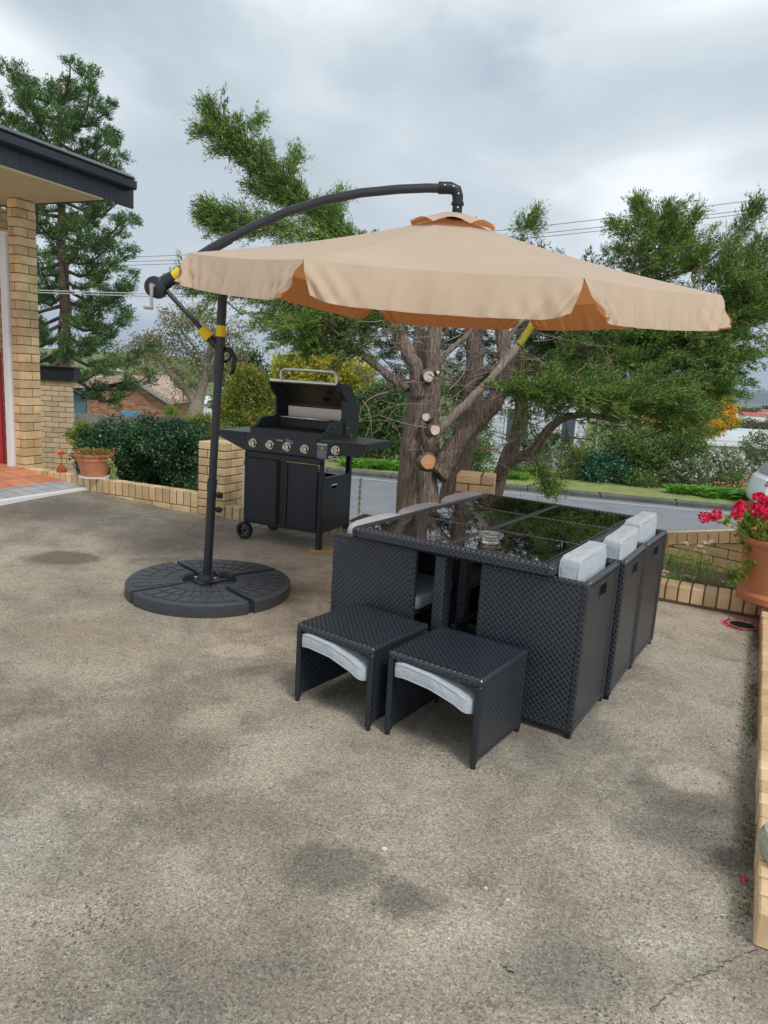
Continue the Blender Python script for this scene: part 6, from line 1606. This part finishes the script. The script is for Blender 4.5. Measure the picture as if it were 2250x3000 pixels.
# power lines
for i, (l, r, lb) in enumerate((((60, 561), (1720, 420), 'topmost of the three thin power lines crossing the sky behind the umbrella'), ((60, 569), (1720, 440), 'middle of the three thin power lines crossing the sky'), ((60, 577), (1720, 448), 'lowest of the three thin power lines behind the umbrella'))):
    a = PX(*l, 27); c_ = PX(*r, 20); b = MB(); P = [a + (c_ - a) * t + np.array([0, 0, -.35 * 4 * t * (1 - t)]) for t in np.linspace(0, 1, 25)]
    b.tube(P, .009, 5, cap=False); tag(b.build('power_line', mat('cable_grey', (.16, .17, .18), .7)), lb, 'cable', 'power lines')
for i, (l, r, lb) in enumerate((((60, 626), (760, 634), 'upper of the two pale service cables below the crank'), ((60, 631), (760, 641), 'lower of the two pale service cables below the crank'))):
    a = PX(*l, 15.2); c_ = PX(*r, 15.2); b = MB(); b.tube([a + (c_ - a) * t + np.array([0, 0, -.05 * 4 * t * (1 - t)]) for t in np.linspace(0, 1, 12)], .011, 5, cap=False); tag(b.build('service_cable', mat('pale_cable', (.50, .50, .50), .6)), lb, 'cable', 'service cables')

# ---------------------------------------------------------------- parked car
cq = PX(1622, 1090, 18.9)
car = thing('parked_car', 'white hatchback parked on the street, rear showing above the geraniums', 'car', (cq[0], cq[1] - .0, -1.60), math.atan2(RD[1], RD[0]))
M_carp = mat('white_car_paint', (.86, .89, .92), .18, spec=.6); M_carg = mat('car_glass', (.02, .025, .03), .05); M_tl = mat('tail_light', (.55, .03, .04), .15); M_tlc = mat('clear_lens', (.75, .60, .60), .1)
prof = [(.05, .32), (.0, .45), (.02, .62), (.06, .80), (.10, .95), (.22, 1.05), (.45, 1.30), (.62, 1.42), (.95, 1.48), (1.9, 1.50), (2.4, 1.44), (3.1, 1.02), (3.9, .90), (4.15, .75), (4.2, .45), (4.1, .25), (3.7, .22), (.5, .24)]
g = []
for yy, ins in ((-.88, .10), (-.86, .04), (-.78, .0), (-.4, -.03), (.4, -.03), (.78, .0), (.86, .04), (.88, .10)):
    row = []
    for x, z in prof:
        tum = 1.0 - max(0, z - .95) * .38
        xx_ = x + (ins * (1 if x < 1 else -1)); row.append((xx_, yy * tum, z - max(0, abs(yy) - .8) * .3 * (z > 1.4)))
    row.append(row[0]); g.append(row)
b = MB(); b.sheet(np.array(g)[::-1]); b.prism([(p[0] + .1 if p[0] < 1 else p[0] - .1, p[1]) for p in prof], -.80, .80, ax=1); b.build('body', M_carp, car, smooth='auto')
b = MB(); b.prism([(.155, 1.09), (.385, 1.345), (.50, 1.30), (.30, 1.06)], -.62, .62, ax=1)
for s in (-1, 1):
    q = [(.62, 1.04), (.85, 1.36), (1.6, 1.42), (2.3, 1.38), (2.85, 1.04)]
    b.prism(q, s * .825 - .02, s * .825 + .02 * 0 + .0, ax=1) if s < 0 else b.prism(q, .80, .825, ax=1)
b.build('window', M_carg, car)
for s in (-1, 1):
    b = MB(); b.prism([(.03, .82), (.10, .95), (.42, .99), (.36, .90), (.16, .84)], s * .85 - .035, s * .85 + .035, ax=1); tl_ = b.build('tail_light', M_tl, car)
    b = MB(); b.prism([(.06, .865), (.09, .895), (.34, .925), (.30, .895)], s * .86 - .04, s * .86 + .04, ax=1); b.build('lens', M_tlc, tl_)
b = MB(); b.prism([(.02, .40), (.03, .50), (.55, .44), (.50, .24), (.10, .28)], -.885, .885, ax=1); b.build('bumper_trim', M_black, car)
for x in (.82, 3.35):
    for s in (-1, 1):
        b = MB(); b.tube([(x, s * .70, .31), (x, s * .72, .31), (x, s * .87, .31), (x, s * .885, .31)], [.27, .31, .31, .27], 26); wh_ = b.build('wheel', M_blackmatt, car, smooth='auto')
        b = MB(); b.tube([(x, s * .875, .31), (x, s * .895, .31)], [.20, .18], 20); b.build('rim', M_steel, wh_)
# rusty chain standing by the garden bed, and mulch strip
ch0 = PX(775, 1112, 6.05); chn = thing('rusty_chain', 'rusty chain hanging upright beside the barbecue at the patio edge', 'chain', tuple(ch0))
zb_ = ch0[2]; topz = PX(774, 1034, 6.05)[2]
nlk = 12; lk = (topz - zb_) / nlk
for i in range(nlk):
    b = MB(); ang = 0 if i % 2 else PI / 2; P = []
    for a in np.linspace(0, 2 * PI, 13):
        q = np.array([.008 * math.cos(a), 0, (lk * .62) * math.sin(a)]); P.append((q[0] * math.cos(ang), q[0] * math.sin(ang), q[2] + (i + .5) * lk))
    b.tube(P, .0055, 6, cap=False); b.build('link', mat('rusty_gold', (.58, .42, .26), .7) if i == 0 else bpy.data.materials['rusty_gold'], chn, smooth=True)
b = MB(); q0_ = PX(760, 1118, 6.2); b.prism([(-.35, 6.55), (.50, 6.15), (.62, 6.5), (-.2, 7.0)], -.4, .035); b.build('mulch', M_soil, kind='structure')
hz = MB(); hz.box((0, 3300, 150), (14000, 7600, 420)); hzo = hz.build('haze', None, None, uv=False, kind='stuff')
hm = bpy.data.materials.new('haze'); hm.use_nodes = True; hn = hm.node_tree; hn.nodes.clear()
pv = N(hn, 'ShaderNodeVolumePrincipled'); pv.inputs['Color'].default_value = (.62, .76, .95, 1); pv.inputs['Density'].default_value = .00022
ho = N(hn, 'ShaderNodeOutputMaterial'); hn.links.new(pv.outputs[0], ho.inputs['Volume']); hzo.data.materials.append(hm)
